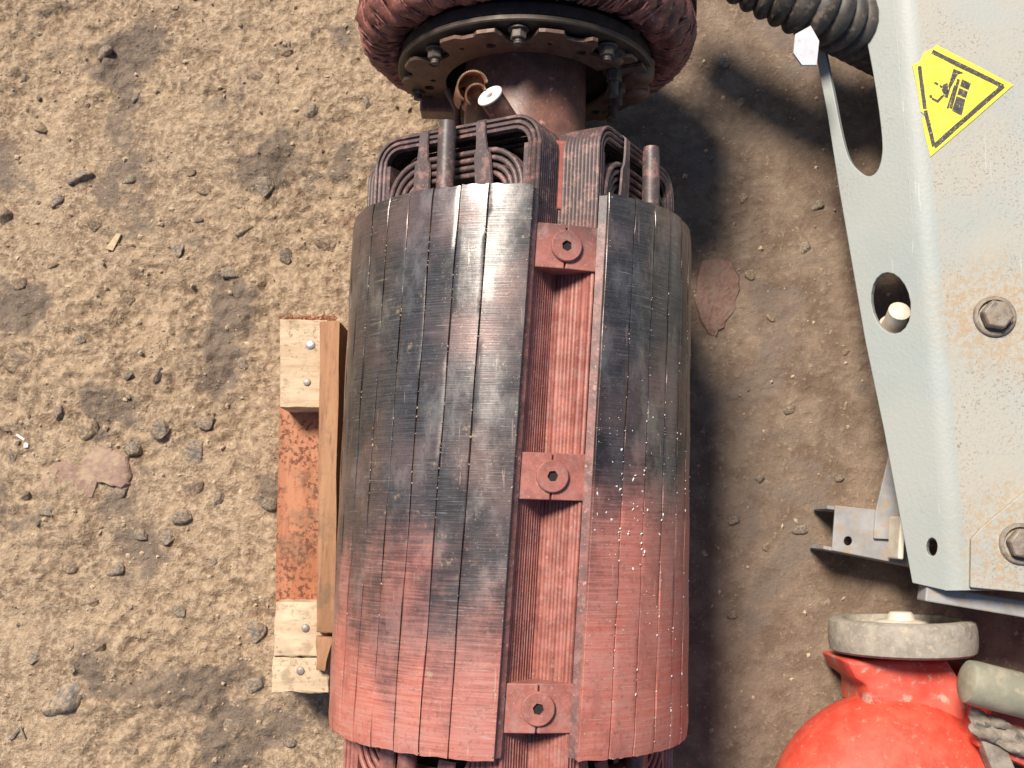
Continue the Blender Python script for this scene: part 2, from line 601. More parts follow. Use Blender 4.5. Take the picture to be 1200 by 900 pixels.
def make_ground():
    fx = np.arange(-1.24, 1.2401, .0042)
    fy = np.arange(-.96, 1.1601, .0042)
    xs = np.concatenate(([-12, -6, -3, -1.8], fx, [1.8, 3, 6, 12]))
    ys = np.concatenate(([-12, -6, -3, -1.6], fy, [1.8, 3, 6, 12]))
    X, Y = np.meshgrid(xs, ys, indexing='ij')
    Z = ground_h(X, Y)
    nx, ny = len(xs), len(ys)
    me = bpy.data.meshes.new('ground')
    me.vertices.add(nx * ny)
    me.vertices.foreach_set('co', np.stack([X, Y, Z], -1).astype(np.float32).ravel())
    i, j = np.meshgrid(np.arange(nx - 1), np.arange(ny - 1), indexing='ij')
    a = (i * ny + j).ravel()
    q = np.stack([a, a + ny, a + ny + 1, a + 1], -1).astype(np.int32)
    nf = len(q)
    me.loops.add(nf * 4)
    me.loops.foreach_set('vertex_index', q.ravel())
    me.polygons.add(nf)
    me.polygons.foreach_set('loop_start', np.arange(0, nf * 4, 4, dtype=np.int32))
    me.polygons.foreach_set('loop_total', np.full(nf, 4, np.int32))
    me.polygons.foreach_set('use_smooth', np.ones(nf, bool))
    me.update()
    me.validate()
    me.materials.append(M['ground'])
    o = bpy.data.objects.new('ground', me)
    COL.objects.link(o)
    return tag(o, 'dusty brown earth floor with embedded stones under the rotor', None, None, 'structure')


ground = make_ground()


def gh(x, y):
    return float(ground_h(np.array([[x]]), np.array([[y]]))[0, 0])


def rock_mesh(name, mat, seed, flat=.62, sub=3, cuts=11):
    r = random.Random(seed)
    bm = bmesh.new()
    bmesh.ops.create_icosphere(bm, subdivisions=sub, radius=1)
    pl = []
    for _ in range(cuts):
        d = Vector((r.gauss(0, 1), r.gauss(0, 1), r.gauss(0, .8))).normalized()
        pl.append((d, r.uniform(.48, .78)))
    for v in bm.verts:
        for d, k in pl:
            e = v.co.dot(d) - k
            if e > 0:
                v.co -= d * e
        v.co *= 1 + .05 * math.sin(v.co.x * 9 + seed) * math.cos(v.co.y * 8 + v.co.z * 7) + r.uniform(-.018, .018)
        v.co.z *= flat
    for f in bm.faces:
        f.smooth = True
    for e in bm.edges:
        if e.calc_face_angle(0) > R_(24):
            e.smooth = False
    me = bpy.data.meshes.new(name)
    bm.to_mesh(me)
    bm.free()
    me.materials.append(mat)
    return me


rocks = [rock_mesh('stone', M['stone'], i) for i in range(6)] + [rock_mesh('stone', M['stone2'], 20 + i) for i in range(4)]
rr = random.Random(3)


def stone(x, y, r, asp=1.0, rot=0.0, mesh=None, sink=.25, zs=1.0):
    o = bpy.data.objects.new('stone', mesh or rr.choice(rocks))
    COL.objects.link(o)
    o.parent = ground
    o.location = (x, y, gh(x, y) - r * .10 * zs)
    o.scale = (r * asp, r, r * zs)
    o.rotation_euler = (rr.uniform(-.3, .3), rr.uniform(-.3, .3), rot)
    return o


spots = [(310, 218, 12, 1.2), (222, 200, 6, 1), (238, 219, 8, 1), (281, 232, 10, .8), (354, 240, 10, 1), (284, 267, 13, 1.3), (386, 279, 15, 1.2), (205, 290, 11, 1.3),
         (112, 262, 9, 1.2), (4, 252, 17, .7), (158, 112, 7, 1), (333, 297, 10, 1), (268, 318, 10, 1.1), (25, 421, 17, 1.4), (103, 505, 15, 1), (157, 525, 15, .65),
         (228, 531, 17, 1.1), (187, 440, 11, .5), (283, 424, 12, .7), (190, 503, 12, 1.2), (222, 570, 11, 1.2), (214, 605, 12, 1), (166, 627, 9, .9), (196, 630, 9, 1.2),
         (30, 580, 10, .7), (12, 535, 10, .8), (73, 484, 9, .8), (83, 662, 9, 1), (300, 740, 13, 1.2), (301, 803, 12, 1.3), (72, 820, 26, .8), (316, 590, 12, .8), (240, 495, 9, 1.3),
         (135, 668, 10, 1), (108, 705, 10, 1), (118, 758, 8, 1), (150, 210, 8, 1), (25, 90, 8, 1), (45, 150, 10, 1.2), (95, 205, 12, 1.4), (65, 235, 9, 1), (120, 60, 9, 1.2), (300, 90, 9, 1.2),
         (430, 120, 10, .8), (365, 130, 10, 1), (212, 715, 9, 1), (255, 585, 9, 1), (140, 575, 8, 1.4), (250, 660, 8, 1), (60, 600, 9, 1), (268, 850, 9, 1.2), (150, 880, 12, 1.3), (40, 770, 9, 1),
         (958, 240, 8, 1), (905, 370, 6, 1), (945, 290, 8, 1.3), (870, 120, 8, 1), (850, 70, 9, 1.3), (880, 320, 7, 1), (925, 480, 7, 1.2), (860, 610, 7, 1), (900, 640, 6, 1), (940, 620, 8, 1.3),
         (870, 230, 8, 1.2), (890, 560, 6, 1), (860, 720, 7, 1), (985, 560, 6, 1), (340, 870, 8, 1), (335, 60, 8, 1.2), (20, 330, 9, 1), (150, 350, 9, 1), (95, 400, 8, 1), (60, 310, 8, 1.2)]
for px, py, rp, asp in spots:
    p = at(px, py, 0)
    stone(p.x, p.y, rp / 820 * 1.15, asp, rr.uniform(-.5, .5), zs=rr.uniform(.7, 1.0))
for _ in range(40):
    x, y = rr.uniform(-1.05, -.12), rr.uniform(-.62, .8)
    stone(x, y, rr.choice((.004, .005, .006, .007)), rr.uniform(.8, 1.4), rr.uniform(0, 6))
for _ in range(14):
    x, y = rr.uniform(.26, .95), rr.uniform(-.62, .8)
    stone(x, y, rr.choice((.004, .005, .006, .007)), rr.uniform(.8, 1.4), rr.uniform(0, 6))


def flat_stone(pts, mat, th=.006):
    """flat slab of natural outline lying in the earth"""
    P = [at(a, b, 0) for a, b in pts]
    c = sum(P, Vector()) / len(P)
    z = sum(gh(p.x, p.y) for p in P) / len(P) + .0008
    r = random.Random(int(pts[0][0]))
    # smooth the outline
    out = []
    n = len(P)
    for i in range(n):
        for k in range(4):
            t = k / 4
            p0, p1, p2, p3 = P[i - 1], P[i], P[(i + 1) % n], P[(i + 2) % n]
            q = .5 * ((2 * p1) + (p2 - p0) * t + (2 * p0 - 5 * p1 + 4 * p2 - p3) * t * t + (3 * p1 - p0 - 3 * p2 + p3) * t ** 3)
            out.append(q + Vector((r.gauss(0, .0020), r.gauss(0, .0020), 0)))
    mb = MB()
    rows = []
    for s_, dz in ((1.06, -.02), (1.0, -.002), (.93, th * .35), (.7, th * .55), (.35, th * .5)):
        rows.append([Vector((c.x + (q.x - c.x) * s_, c.y + (q.y - c.y) * s_, z + dz + r.gauss(0, .0002))) for q in out])
    mb.grid(rows, closed_v=True)
    m = len(out)
    base = len(mb.v)
    mb.v.append((c.x, c.y, z + th * .5))
    for k in range(m):
        mb.f.append((4 * m + k, 4 * m + (k + 1) % m, base))
    o = mb.build('flat_stone', mat, ground, smooth=40)
    return o


flat_stone([(50, 560), (62, 545), (82, 540), (95, 548), (108, 527), (128, 522), (146, 530), (155, 558), (140, 572), (118, 566), (112, 585), (85, 588), (55, 580)], M['pinkstone'])
flat_stone([(820, 308), (850, 303), (866, 318), (866, 345), (856, 375), (838, 394), (824, 384), (815, 350)], M['redstone'], .005)


def make_grit():
    r = np.random.RandomState(8)
    V, F = [], []
    base_v = np.array([(1, 0, 0), (-1, 0, 0), (0, 1, 0), (0, -1, 0), (0, 0, 1), (0, 0, -1)], float)
    base_f = [(0, 2, 4), (2, 1, 4), (1, 3, 4), (3, 0, 4)]
    N = 10000
    xs = np.where(r.rand(N) < .78, r.uniform(-1.1, -.1, N), r.uniform(.15, 1.1, N))
    ys = r.uniform(-.66, .85, N)
    zs = ground_h(xs[:, None], ys[:, None])[:, 0]
    sz = .0010 + .0034 * r.rand(N) ** 6
    for k in range(N):
        b = base_v * sz[k] * r.uniform(.6, 1.3, 3)
        a = r.rand() * 6.28
        ca, sa = math.cos(a), math.sin(a)
        n0 = len(V)
        b = b + r.uniform(-.25, .25, b.shape) * sz[k]
        for p in b:
            V.append((xs[k] + p[0] * ca - p[1] * sa, ys[k] + p[0] * sa + p[1] * ca, zs[k] + p[2] * .8 + sz[k] * .2))
        F += [tuple(n0 + i for i in f) for f in base_f]
    mb = MB()
    mb.v, mb.f = V, F
    o = mb.build('grit', M['grit'])
    return tag(o, 'loose sandy grit scattered over the earth floor', 'grit', None, 'stuff')


make_grit()

# ------------------------------------------------------------------ generator rotor
RO = .2
YA, YB = .341, -.222
YM = .5 * (YA + YB)
LL = YA - YB
SKEW = R_(6.8)
GAPC = R_(11.4)
rotor = empty('generator_rotor', (.0018, 0, HC - RO), (0, 0, R_(-1.6)))
tag(rotor, 'red varnished generator rotor with worn dark pole faces and taped exciter ring lying on timber', 'rotor')
RZ = (0, 0, RO)


def pol(phi, r, y):
    return Vector((r * math.sin(phi), y, r * math.cos(phi)))


def tw(y):
    return SKEW * (min(max(y, YB - .02), YA + .02) - YM) / LL


def uv(pc, v, u, y):
    """pole frame: u along the pole axis, v across it"""
    a = pc + tw(y)
    return Vector((u * math.sin(a) + v * math.cos(a), y, u * math.cos(a) - v * math.sin(a)))


HS = R_(33.3)
SLOTS = [R_(k) for k in (-23.6, -14.8, -6.0, 2.8, 11.6, 20.4)]
SW = .0007 / RO
rnd = random.Random(11)


def make_pole(k):
    pc = GAPC - R_(45) + R_(90) * k
    hl_, hr_ = (R_(46), HS) if k == 0 else ((HS, R_(39)) if k == 1 else (HS, HS))
    # shoe base
    sec = [(RO - .0045, -hl_ + (hl_ + hr_) * i / 24) for i in range(25)]
    secuv = [(r * math.sin(a), r * math.cos(a)) for r, a in sec]
    secuv += [(RO * math.sin(hr_) - .0006, RO * math.cos(hr_) - .012), (.098, .1525), (-.098, .1525), (-RO * math.sin(hl_) + .0006, RO * math.cos(hl_) - .012)]
    mb = MB().prism(secuv, YB + .002, YA - .002, lambda a, b, y: uv(pc, a, b, y), 14)
    shoe = mb.build('pole_shoe', M['rod'], rotor, smooth=30, loc=RZ)
    # strips of the pole face between the damper slots
    edges = [-hl_ - .0002] + ([R_(-41), R_(-32.3)] if k == 0 else []) + SLOTS + ([R_(29.2)] if k == 1 else []) + [hr_ + .0002]
    for i in range(len(edges) - 1):
        p0 = edges[i] + (SW if i else 0)
        p1 = edges[i + 1] - (SW if i < len(edges) - 2 else 0)
        ny, na = 40, 6
        ch = .0004 / RO
        prof = [(p0, RO - .011), (p0, RO - .0004)]
        prof += [(p0 + ch + (p1 - p0 - 2 * ch) * j / na, RO) for j in range(na + 1)]
        prof += [(p1, RO - .0004), (p1, RO - .011)]
        off = rnd.uniform(-.0003, .0003)
        rows = []
        e0, e1 = rnd.uniform(-.0004, .0004), rnd.uniform(-.0004, .0004)
        ph = rnd.uniform(0, 9)
        for q in range(ny + 1):
            t = q / ny
            y = YB + LL * t
            rag = 0
            row = []
            for jj, (a, r) in enumerate(prof):
                yy = y
                if q == 0:
                    yy += e0 + rnd.uniform(-.0009, .0007)
                if q == ny:
                    yy += e1 + rnd.uniform(-.0007, .0009)
                dr = off + .00035 * math.sin(y * 60 + ph) + rnd.uniform(-.00012, .00012)
                if q in (0, ny):
                    dr -= .0014
                lft, rgt = jj in (0, 1), jj in (len(prof) - 1, len(prof) - 2)
                ei = i if lft else i + 1
                wob = .0006 / RO * math.sin(y * 30 + ei * 2.4 + k) if ((lft and i) or (rgt and i < len(edges) - 2)) else 0
                row.append(pol(pc + tw(y) + a + wob, r + (dr if 0 < jj < len(prof) - 1 else 0), yy))
            rows.append(row)
        m2 = MB().grid(rows)
        mlen = len(prof)
        m2.f.append(tuple(range(mlen)))
        m2.f.append(tuple(ny * mlen + z for z in reversed(range(mlen))))
        m2.build('face_strip', M['face'], shoe, smooth=32)
    # pole body
    MB().prism([(-.066, .03), (.066, .03), (.066, .153), (-.066, .153)], YB + .004, YA - .004, lambda a, b, y: uv(pc, a, b, y), 10).build('pole_body', M['dark'], rotor, loc=RZ)

    # field coil: racetrack loops
    def race(hv, y0, y1, rad, u, n=7, ns=10):
        pts = []
        for cx, cy, a0 in ((hv - rad, y1 - rad, 0), (-hv + rad, y1 - rad, 90), (-hv + rad, y0 + rad, 180), (hv - rad, y0 + rad, 270)):
            for i in range(n + 1):
                a = R_(a0 + 90 * i / n)
                pts.append((cx + rad * math.cos(a), cy + rad * math.sin(a)))
            if a0 in (90, 270):
                ya_, yb_ = (y1 - rad, y0 + rad) if a0 == 90 else (y0 + rad, y1 - rad)
                xx = -hv if a0 == 90 else hv
                for i in range(1, ns):
                    pts.append((xx, ya_ + (yb_ - ya_) * i / ns))
        return [uv(pc, v + rnd.uniform(-.0001, .0001), u + rnd.uniform(-.0001, .0001), y) for v, y in pts]

    mb = MB()
    OV = .083
    NT_, PT = 12, .00435
    for t in range(NT_):
        u = .1495 - PT * t
        mb.tube(race(.1045, YB - OV, YA + OV, .030, u), .00235, 6, True)
    for l in (1, 2):
        for t in (0, 1, 11):
            mb.tube(race(.1045 - .0056 * l, YB - OV + .0056 * l, YA + OV - .0056 * l, .030 - .005 * l, .1495 - PT * t - .0006 * l), .00285, 6, True)
    # insulation wall behind the wires
    for vv in (-1, 1):
        mb.prism([(vv * .086, .098), (vv * .1028, .098), (vv * .1028, .149), (vv * .086, .149)], YB - OV + .03, YA + OV - .03, lambda a, b, y: uv(pc, a, b, y), 8)
    coil = mb.build('field_coil', M['coil'], rotor, smooth=60, loc=RZ)
    mb = MB()
    for l in range(4):
        for t in (0, 1, 2):
            e = .052 - .0078 * l
            mb.tube(race(.084 - .0066 * l, YB - e, YA + e, .042 - .006 * l, .1485 - .006 * t - .0014 * l), .0031, 8, True)
    mb.build('inner_winding', M['coil'], coil, smooth=60)
    # straps across both windings at each end
    for s_, ye in ((1, YA), (-1, YB)):
        for v0 in (-.042, .040):
            m3 = MB()
            rows = []
            lean = -.006 if v0 > 0 else .004
            for y_, u_, hw in ((.087, .118, .0058), (.0865, .150, .006), (.082, .1545, .006), (.064, .1545, .0062), (.052, .1542, .0075), (.046, .1535, .0105), (.022, .1525, .011), (.012, .1515, .011)):
                y = ye + s_ * y_
                vv = v0 + lean * (y_ / .087)
                rows.append([uv(pc, vv - hw, u_ - .0022, y), uv(pc, vv - hw * .9, u_, y), uv(pc, vv + hw * .9, u_ + rnd.uniform(-.0004, .0004), y), uv(pc, vv + hw, u_ - .0022, y)])
            m3.grid(rows, closed_v=True)
            m3.build('strap', M['strap'], coil, smooth=60)
        # tie rod standing out of the shoe end
        pth = [uv(pc, 0, .1655, ye - s_ * .004 + s_ * .088 * i / 6) for i in range(7)]
        m4 = MB().tube(pth, lambda t: .0098 if t < .97 else .0089, 18)
        m4.build('tie_rod', M['rod'], rotor, smooth=40, loc=RZ)
    return pc


for k in range(4):
    make_pole(k)

# wedge blocks with socket bolts in the gaps
for k in range(4):
    gc = GAPC + R_(90) * k
    for yc in [at(640, py, HC + .182).y for py in (287, 557, 829)]:
        h = .0232
        sec = [(-.0372, .1775), (-.0350, .1845), (-.0011, .1868), (-.0009, .1825), (.0009, .1825), (.0011, .1868), (.0350, .1845), (.0372, .1775), (.013, .1535), (-.013, .1535)]
        blk = MB().prism(sec, yc - h, yc + h, lambda a, b, y: uv(gc, a, b, y), 4).build('wedge_block', M['red'], rotor, loc=RZ, bevel=.0022)
        # insulating liner that sticks out beyond the block, along one wall
        ls = [(.0392, .1825), (.0412, .1815), (.0130, .1500), (.0105, .1515)]
        MB().prism(ls, yc - h - .010, yc + h + .004, lambda a, b, y: uv(gc, a, b, y), 3).build('liner', M['red'], rotor, loc=RZ)
        # bolt: disc head with hexagonal socket
        c = uv(gc, 0, .1868, yc)
        nrm = (c - Vector((0, yc, 0))).normalized()
        ex = Vector((0, 1, 0)).cross(nrm).normalized()
        ey = Vector((0, 1, 0))
        mb = MB()

        def hexr(a, r):
            a = a % (PI / 3) - PI / 6
            return r * math.cos(PI / 6) / math.cos(a)
        rows = []
        N = 30
        tl = rnd.uniform(0, 1)
        for rad, hh, hx in ((.0162, -.004, 0), (.0162, .0030, 0), (.0152, .0040, 0), (.0085, .0036, 0), (.0058, .0036, 1), (.0056, -.006, 1)):
            rows.append([c + nrm * hh + (ex * math.cos(2 * PI * i / N) + ey * math.sin(2 * PI * i / N)) * (hexr(2 * PI * i / N + tl, rad) if hx else rad) for i in range(N)])
        mb.grid(rows, closed_v=True)
        bl = mb.build('socket_bolt', M['red'], blk, smooth=35)
        m5 = MB()
        m5.tube([c + nrm * -.0020, c + nrm * .0010], .0057, 12)  # shallow dark disc, stands in for the shade of a deep socket
        m5.build('socket', M['slotblack'], blk)


def lathe(prof, n=64, a0=0, a1=2 * PI):
    """prof [(r,y)] about the rotor axis"""
    mb = MB()
    closed = abs(a1 - a0 - 2 * PI) < 1e-6
    cnt = n if closed else n + 1
    rows = [[pol(a0 + (a1 - a0) * i / n, r, y) for i in range(cnt)] for r, y in prof]
    mb.grid(rows, closed_v=closed)
    return mb


lathe([(.0, YB - .30), (.055, YB - .30), (.055, YB - .10), (.118, YB - .095), (.118, YA + .06), (.100, YA + .075), (.092, YA + .078), (.06, YA + .079)]).build('rotor_core', M['dark'], rotor, smooth=35, loc=RZ)
YR = .540
lathe([(.062, YA + .05), (.062, YA + .088), (.090, YA + .090), (.091, YA + .0935), (.076, YA + .098), (.0735, YA + .106), (.0735, YR + .14), (.05, YR + .15), (.05, YR + .30), (0, YR + .30)]).build('shaft', M['shaft'], rotor, smooth=30, loc=RZ)
# red lead blocks between the coils around the shaft foot
for a in (GAPC + SKEW / 2, GAPC + SKEW / 2 + PI / 2, GAPC + SKEW / 2 - PI / 2):
    m_ = MB().prism([(.128, -.006), (.153, -.0075), (.153, .0075), (.128, .006)], YA - .01, YA + .066, lambda r, v, y: pol(a, r, y) + Vector((math.cos(a), 0, -math.sin(a))) * v, 1)
    m_.build('lead_block', M['lead'], rotor, loc=RZ, bevel=.002)

# --- exciter
lathe([(.098, YR + .006), (.150, YR + .006), (.1515, YR + .0075), (.1515, YR + .02), (.130, YR + .022), (.130, YR + .13), (.098, YR + .13), (.098, YR + .006)], 96).build('exciter_hub', M['dark'], rotor, smooth=30, loc=RZ)
lathe([(.205, YR + .075), (.205, YR + .17), (.16, YR + .17), (.16, YR + .075), (.205, YR + .075)], 96).build('exciter_core', M['dark'], rotor, smooth=30, loc=RZ)
lathe([(.126, YR - .002), (.1535, YR - .002), (.1550, YR - .0005), (.1550, YR + .004), (.126, YR + .004), (.126, YR - .002)], 96).build('mounting_ring', M['ringplate'], rotor, smooth=30, loc=RZ)

# taped winding ring
NL = 46
rows = []
nth, nps = 46 * 9, 30
rt = random.Random(4)
lump_a = [rt.uniform(.6, 1.35) for _ in range(NL)]
lump_s = [rt.uniform(-.5, .5) for _ in range(NL)]
for i in range(nth):
    th = 2 * PI * i / nth
    row = []
    for j in range(nps):
        ps = 2 * PI * j / nps
        ph = th * NL / (2 * PI) + .42 * math.sin(ps) + .3 * math.cos(ps)
        li = int(math.floor(ph)) % NL
        fr = ph - math.floor(ph)
        bulge = math.sqrt(max(0, 1 - (2 * fr - 1) ** 2))
        r0 = .0265 + .0060 * bulge * lump_a[li] + .0007 * math.sin(fr * 6 * PI) + .0016 * math.sin(ps * 7 + lump_s[li] * 20) + .001 * math.sin(ps * 13 + li)
        rr_ = .1725 + lump_s[li] * .002 + r0 * math.cos(ps)
        row.append(pol(th, rr_, YR + .054 + 1.15 * r0 * math.sin(ps) + .002 * math.sin(3 * th)))
    rows.append(row)
mbr = MB().grid(rows, closed_u=True, closed_v=True)
ringo = mbr.build('exciter_winding', M['tape'], rotor, smooth=70, loc=RZ)
mb = MB()
for i in range(NL * 3):
    th = 2 * PI * (i + rt.uniform(-.35, .35)) / (NL * 3)
    tl = rt.uniform(-.30, .34)
    pts = []
    for q in range(13):
        ps = 2 * PI * q / 12
        rad = .0318
        pts.append(pol(th + tl * math.sin(ps) * .5 + rt.uniform(-.006, .006), .1725 + rad * math.cos(ps), YR + .054 + 1.15 * rad * math.sin(ps)))
    mb.tube(pts[:-1], .0013, 5, True)
mb.build('lacing_cord', M['cord'], ringo, smooth=60)


# rectifier plates: notched segments on the flange face
def arc_plate(t0, t1, r0, r1, notches, holes, y, th, name, mat):
    out = []
    n = 70
    for i in range(n + 1):
        t = t0 + (t1 - t0) * i / n
        r = r1
        for (nt0, hw, dep) in notches:
            d = abs(t - nt0) / hw
            if d < 1:
                r -= dep * min(1, (1 - d) * 2.5)
        out.append((r * math.sin(R_(t)), r * math.cos(R_(t))))
    for i in range(n + 1):
        t = t1 + (t0 - t1) * i / n
        out.append((r0 * math.sin(R_(t)), r0 * math.cos(R_(t))))
    hs = []
    for (t, r, hr) in holes:
        cx, cy = r * math.sin(R_(t)), r * math.cos(R_(t))
        hs.append([(cx + hr * math.cos(2 * PI * q / 12), cy + hr * math.sin(2 * PI * q / 12)) for q in range(12)])
    o = fill_plate(out, hs, th, lambda a, b, w_: Vector((a, y - w_, b)), name, mat, rotor)
    o.location = RZ
    return o


arc_plate(-128, 58, .097, .1495, [(-112, 9, .026), (-80, 6, .012), (-52, 10, .030), (-27, 5, .006), (-4, 9, .026), (22, 6, .012), (42, 9, .03)],
          [(-95, .118, .0065), (-62, .121, .006), (-84, .112, .0035), (-36, .124, .003), (-20, .117, .006), (12, .121, .003), (32, .116, .0055), (-120, .120, .009)],
          YR - .012, .004, 'rectifier_plate', M['plate'])
arc_plate(64, 165, .100, .1490, [(84, 6, .01), (120, 9, .02), (142, 5, .01)], [(108, .121, .006), (131, .12, .006)], YR - .010, .004, 'rectifier_plate', M['plate'])


def stud(t, r, y0, y1, rad, nut_y, nut_h, nut_r, rot=0.2):
    c = pol(R_(t), r, 0)
    mb = MB()
    pts = [Vector((c.x, y, c.z)) for y in (y0, y1)]
    mb.tube(pts, rad, 12)
    # thread ridges
    k = y1
    while k < nut_y - .001:
        mb.tube([Vector((c.x, k + .0004, c.z)), Vector((c.x, k + .0014, c.z))], rad * 1.1, 12)
        k += .0022
    o = mb.build('stud', M['nut'], rotor, smooth=40, loc=RZ)
    m2 = MB()
    rows = []
    for yy, f in ((nut_y, .9), (nut_y + .001, 1), (nut_y + nut_h - .001, 1), (nut_y + nut_h, .95)):
        rows.append([Vector((c.x + nut_r * f * math.cos(PI / 3 * q + rot), yy, c.z + nut_r * f * math.sin(PI / 3 * q + rot))) for q in range(6)])
    m2.grid(rows, closed_v=True)
    m2.f.append(tuple(range(6)))
    m2.build('nut', M['nut'], o)
    m3 = MB().tube([Vector((c.x, nut_y + nut_h, c.z)), Vector((c.x, nut_y + nut_h + .0018, c.z))], nut_r * 1.3, 18)
    m3.build('washer', M['nut'], o, smooth=40)
    return o


for t, r in ((-52, .132), (-4, .137), (42, .135), (-100, .135), (125, .135)):
    stud(t, r, YR + .01, YR - .022, .0048, YR - .016, .010, .0088, rnd.uniform(0, 1))
stud(66, .113, YR + .01, YR - .040, .0052, YR - .022, .013, .0095)
stud(86, .112, YR + .01, YR - .036, .0050, YR - .020, .012, .0092)
stud(112, .118, YR + .01, YR - .030, .0050, YR - .016, .011, .0092)
# domed diodes
for t, r, q in ((78, .136, .020), (98, .136, .019), (52, .128, .012)):
    c = pol(R_(t), r, 0)
    mb = MB()
    rows = []
    for rr_, yy in ((1, .01), (1, -.006), (.93, -.011), (.75, -.0145), (.4, -.0165), (.05, -.017)):
        rows.append([Vector((c.x + q * rr_ * math.cos(2 * PI * i / 20), YR + yy, c.z + q * rr_ * math.sin(2 * PI * i / 20))) for i in range(20)])
    mb.grid(rows, closed_v=True)
    mb.build('diode', M['plate'], rotor, smooth=40, loc=RZ)
# terminal block low on the near face
tb = pol(R_(-118), .125, YR - .012)
MB().box(tb, (.022, .016, .016)).build('terminal_block', M['shaft'], rotor, loc=RZ, bevel=.003)
tb = pol(R_(-100), .098, YR - .010)
MB().tube([tb, tb + Vector((.012, -.02, -.01)), tb + Vector((.012, -.04, -.03))], .005, 8).build('lead', M['plate'], rotor, smooth=50, loc=RZ)

# lead sleeve with frayed edge and ceramic washer, standing on the shaft
sl = empty('lead_sleeve', RZ, parent=rotor)
axd = Vector((-.50, .48, .70)).normalized()
ax1 = Vector((1, .1, 0)); ax1 = (ax1 - axd * ax1.dot(axd)).normalized()
ax2 = axd.cross(ax1)
b1 = at(573, 116, HC + .115) - Vector((.012, 0, HC))
b0 = b1 - axd * .062
MB().tube([b0, b0 + axd * .02, b1], .0135, 20).build('stem', M['shaft'], sl, smooth=40)
mb = MB()
rows = []
wc = b1 + axd * .003
for rad, hh in ((.0040, -.0016), (.0145, -.0016), (.0152, -.0006), (.0152, .0008), (.0145, .0017), (.0043, .0017), (.0040, .001), (.0040, -.0016)):
    rows.append([wc + axd * hh + (ax1 * math.cos(2 * PI * i / 28) + ax2 * math.sin(2 * PI * i / 28)) * rad for i in range(28)])
sl_w = mb.grid(rows, closed_v=True).build('washer', M['white'], sl, smooth=35)
for (c_, r0, aa0, aa1, hgt) in ((b1 + Vector((-.030, .026, -.066)), .0165, 10, 235, .066), (b1 + Vector((-.026, .018, -.064)), .011, 20, 235, .060)):
    rows = []
    erow = []
    n = 60
    for i in range(n + 1):
        a = R_(aa0 + (aa1 - aa0) * i / n)
        d = Vector((math.cos(a), math.sin(a), 0)) * r0
        top = hgt + (.0022 if i % 2 else -.0006) - .012 * (i / n)
        rows.append([c_ + d, c_ + d * 1.0 + Vector((.004, -.004, hgt * .5)), c_ + d + Vector((.008, -.010, top))])
        erow.append(rows[-1][2])
    o = MB().grid(rows).build('frayed_sleeve', M['serr'], sl, smooth=60)
    md = o.modifiers.new('thick', 'SOLIDIFY')
    md.thickness = .0012
    MB().tube(erow, .0011, 5).build('frayed_edge', M['serredge'], sl, smooth=60)


# flakes and crumbs that lie on the rotor
def flecks(name, mat, label, cat, items):
    mb = MB()
    r = random.Random(len(items))
    for (phi, y, s_) in items:
        c = pol(phi, RO + s_ * .28, y)
        n = Vector((math.sin(phi), 0, math.cos(phi)))
        t1 = Vector((0, 1, 0)); t2 = n.cross(t1)
        a = r.uniform(0, 6.28)
        e1 = (t1 * math.cos(a) + t2 * math.sin(a)) * s_ * r.uniform(.7, 1.6)
        e2 = (t2 * math.cos(a) - t1 * math.sin(a)) * s_ * r.uniform(.4, .9)
        nn = n * s_ * .4
        mb.add([c - e1 - nn * .6, c + e2 * .8 - nn * .6, c + e1 - nn * .6, c - e2 - nn * .6, c + nn + e1 * .2, c + nn - e1 * .4],
               [(0, 1, 5), (1, 4, 5), (1, 2, 4), (2, 3, 4), (3, 0, 5), (3, 5, 4), (3, 2, 1, 0)])
    o = mb.build(name, mat)
    o.parent = None
    o.matrix_world = Matrix.Translation((.0018, 0, HC)) @ Matrix.Rotation(R_(-1.6), 4, 'Z')
    return tag(o, label, cat, None, 'stuff')


its = []
for _ in range(110):
    y = rnd.uniform(-.12, .16)
    phi = R_(rnd.uniform(25, 62)) + tw(y)
    its.append((phi, y, rnd.uniform(.0003, .0008)))
for _ in range(45):
    a, b_ = rnd.choice(((34, .035), (36, .02), (42, .0), (31, .03)))
    y = b_ + rnd.gauss(0, .030)
    its.append((R_(a + rnd.gauss(0, 4.5)), y, rnd.uniform(.0008, .0021)))
pcR = GAPC + R_(45)
for s_ in SLOTS:
    for _ in range(22):
        y = rnd.uniform(YB, .25)
        its.append((pcR + tw(y) + s_ + rnd.gauss(0, .004), y, rnd.uniform(.0004, .0013)))
flecks('white_flakes', M['flake'], 'tiny white flakes scattered on the pole face nearer the grey machine', 'flakes', its)
its = []
pcL = GAPC - R_(45)
for s_ in SLOTS:
    for _ in range(26):
        y = rnd.uniform(.02, YA) if rnd.random() < .7 else rnd.uniform(YB, YA)
        its.append((pcL + tw(y) + s_ + rnd.gauss(0, .003), y, rnd.uniform(.0004, .0012)))
for _ in range(120):
    y = .255 + rnd.gauss(0, .016)
    its.append((R_(-17 + rnd.gauss(0, 3.5)), y, rnd.uniform(.0004, .0011)))
for _ in range(40):
    its.append((R_(-3 + rnd.gauss(0, 1.0)), .235 + rnd.gauss(0, .006), rnd.uniform(.0004, .0010)))
for _ in range(120):
    y = rnd.uniform(YB, YA)
    its.append((rnd.choice((GAPC + R_(12.6), GAPC - R_(12.2))) + tw(y) + rnd.gauss(0, .006), y, rnd.uniform(.0004, .0012)))
flecks('tan_crumbs', M['crumb'], 'sandy crumbs caught in the slots of the dark pole face beside the pallet', 'crumbs', its)

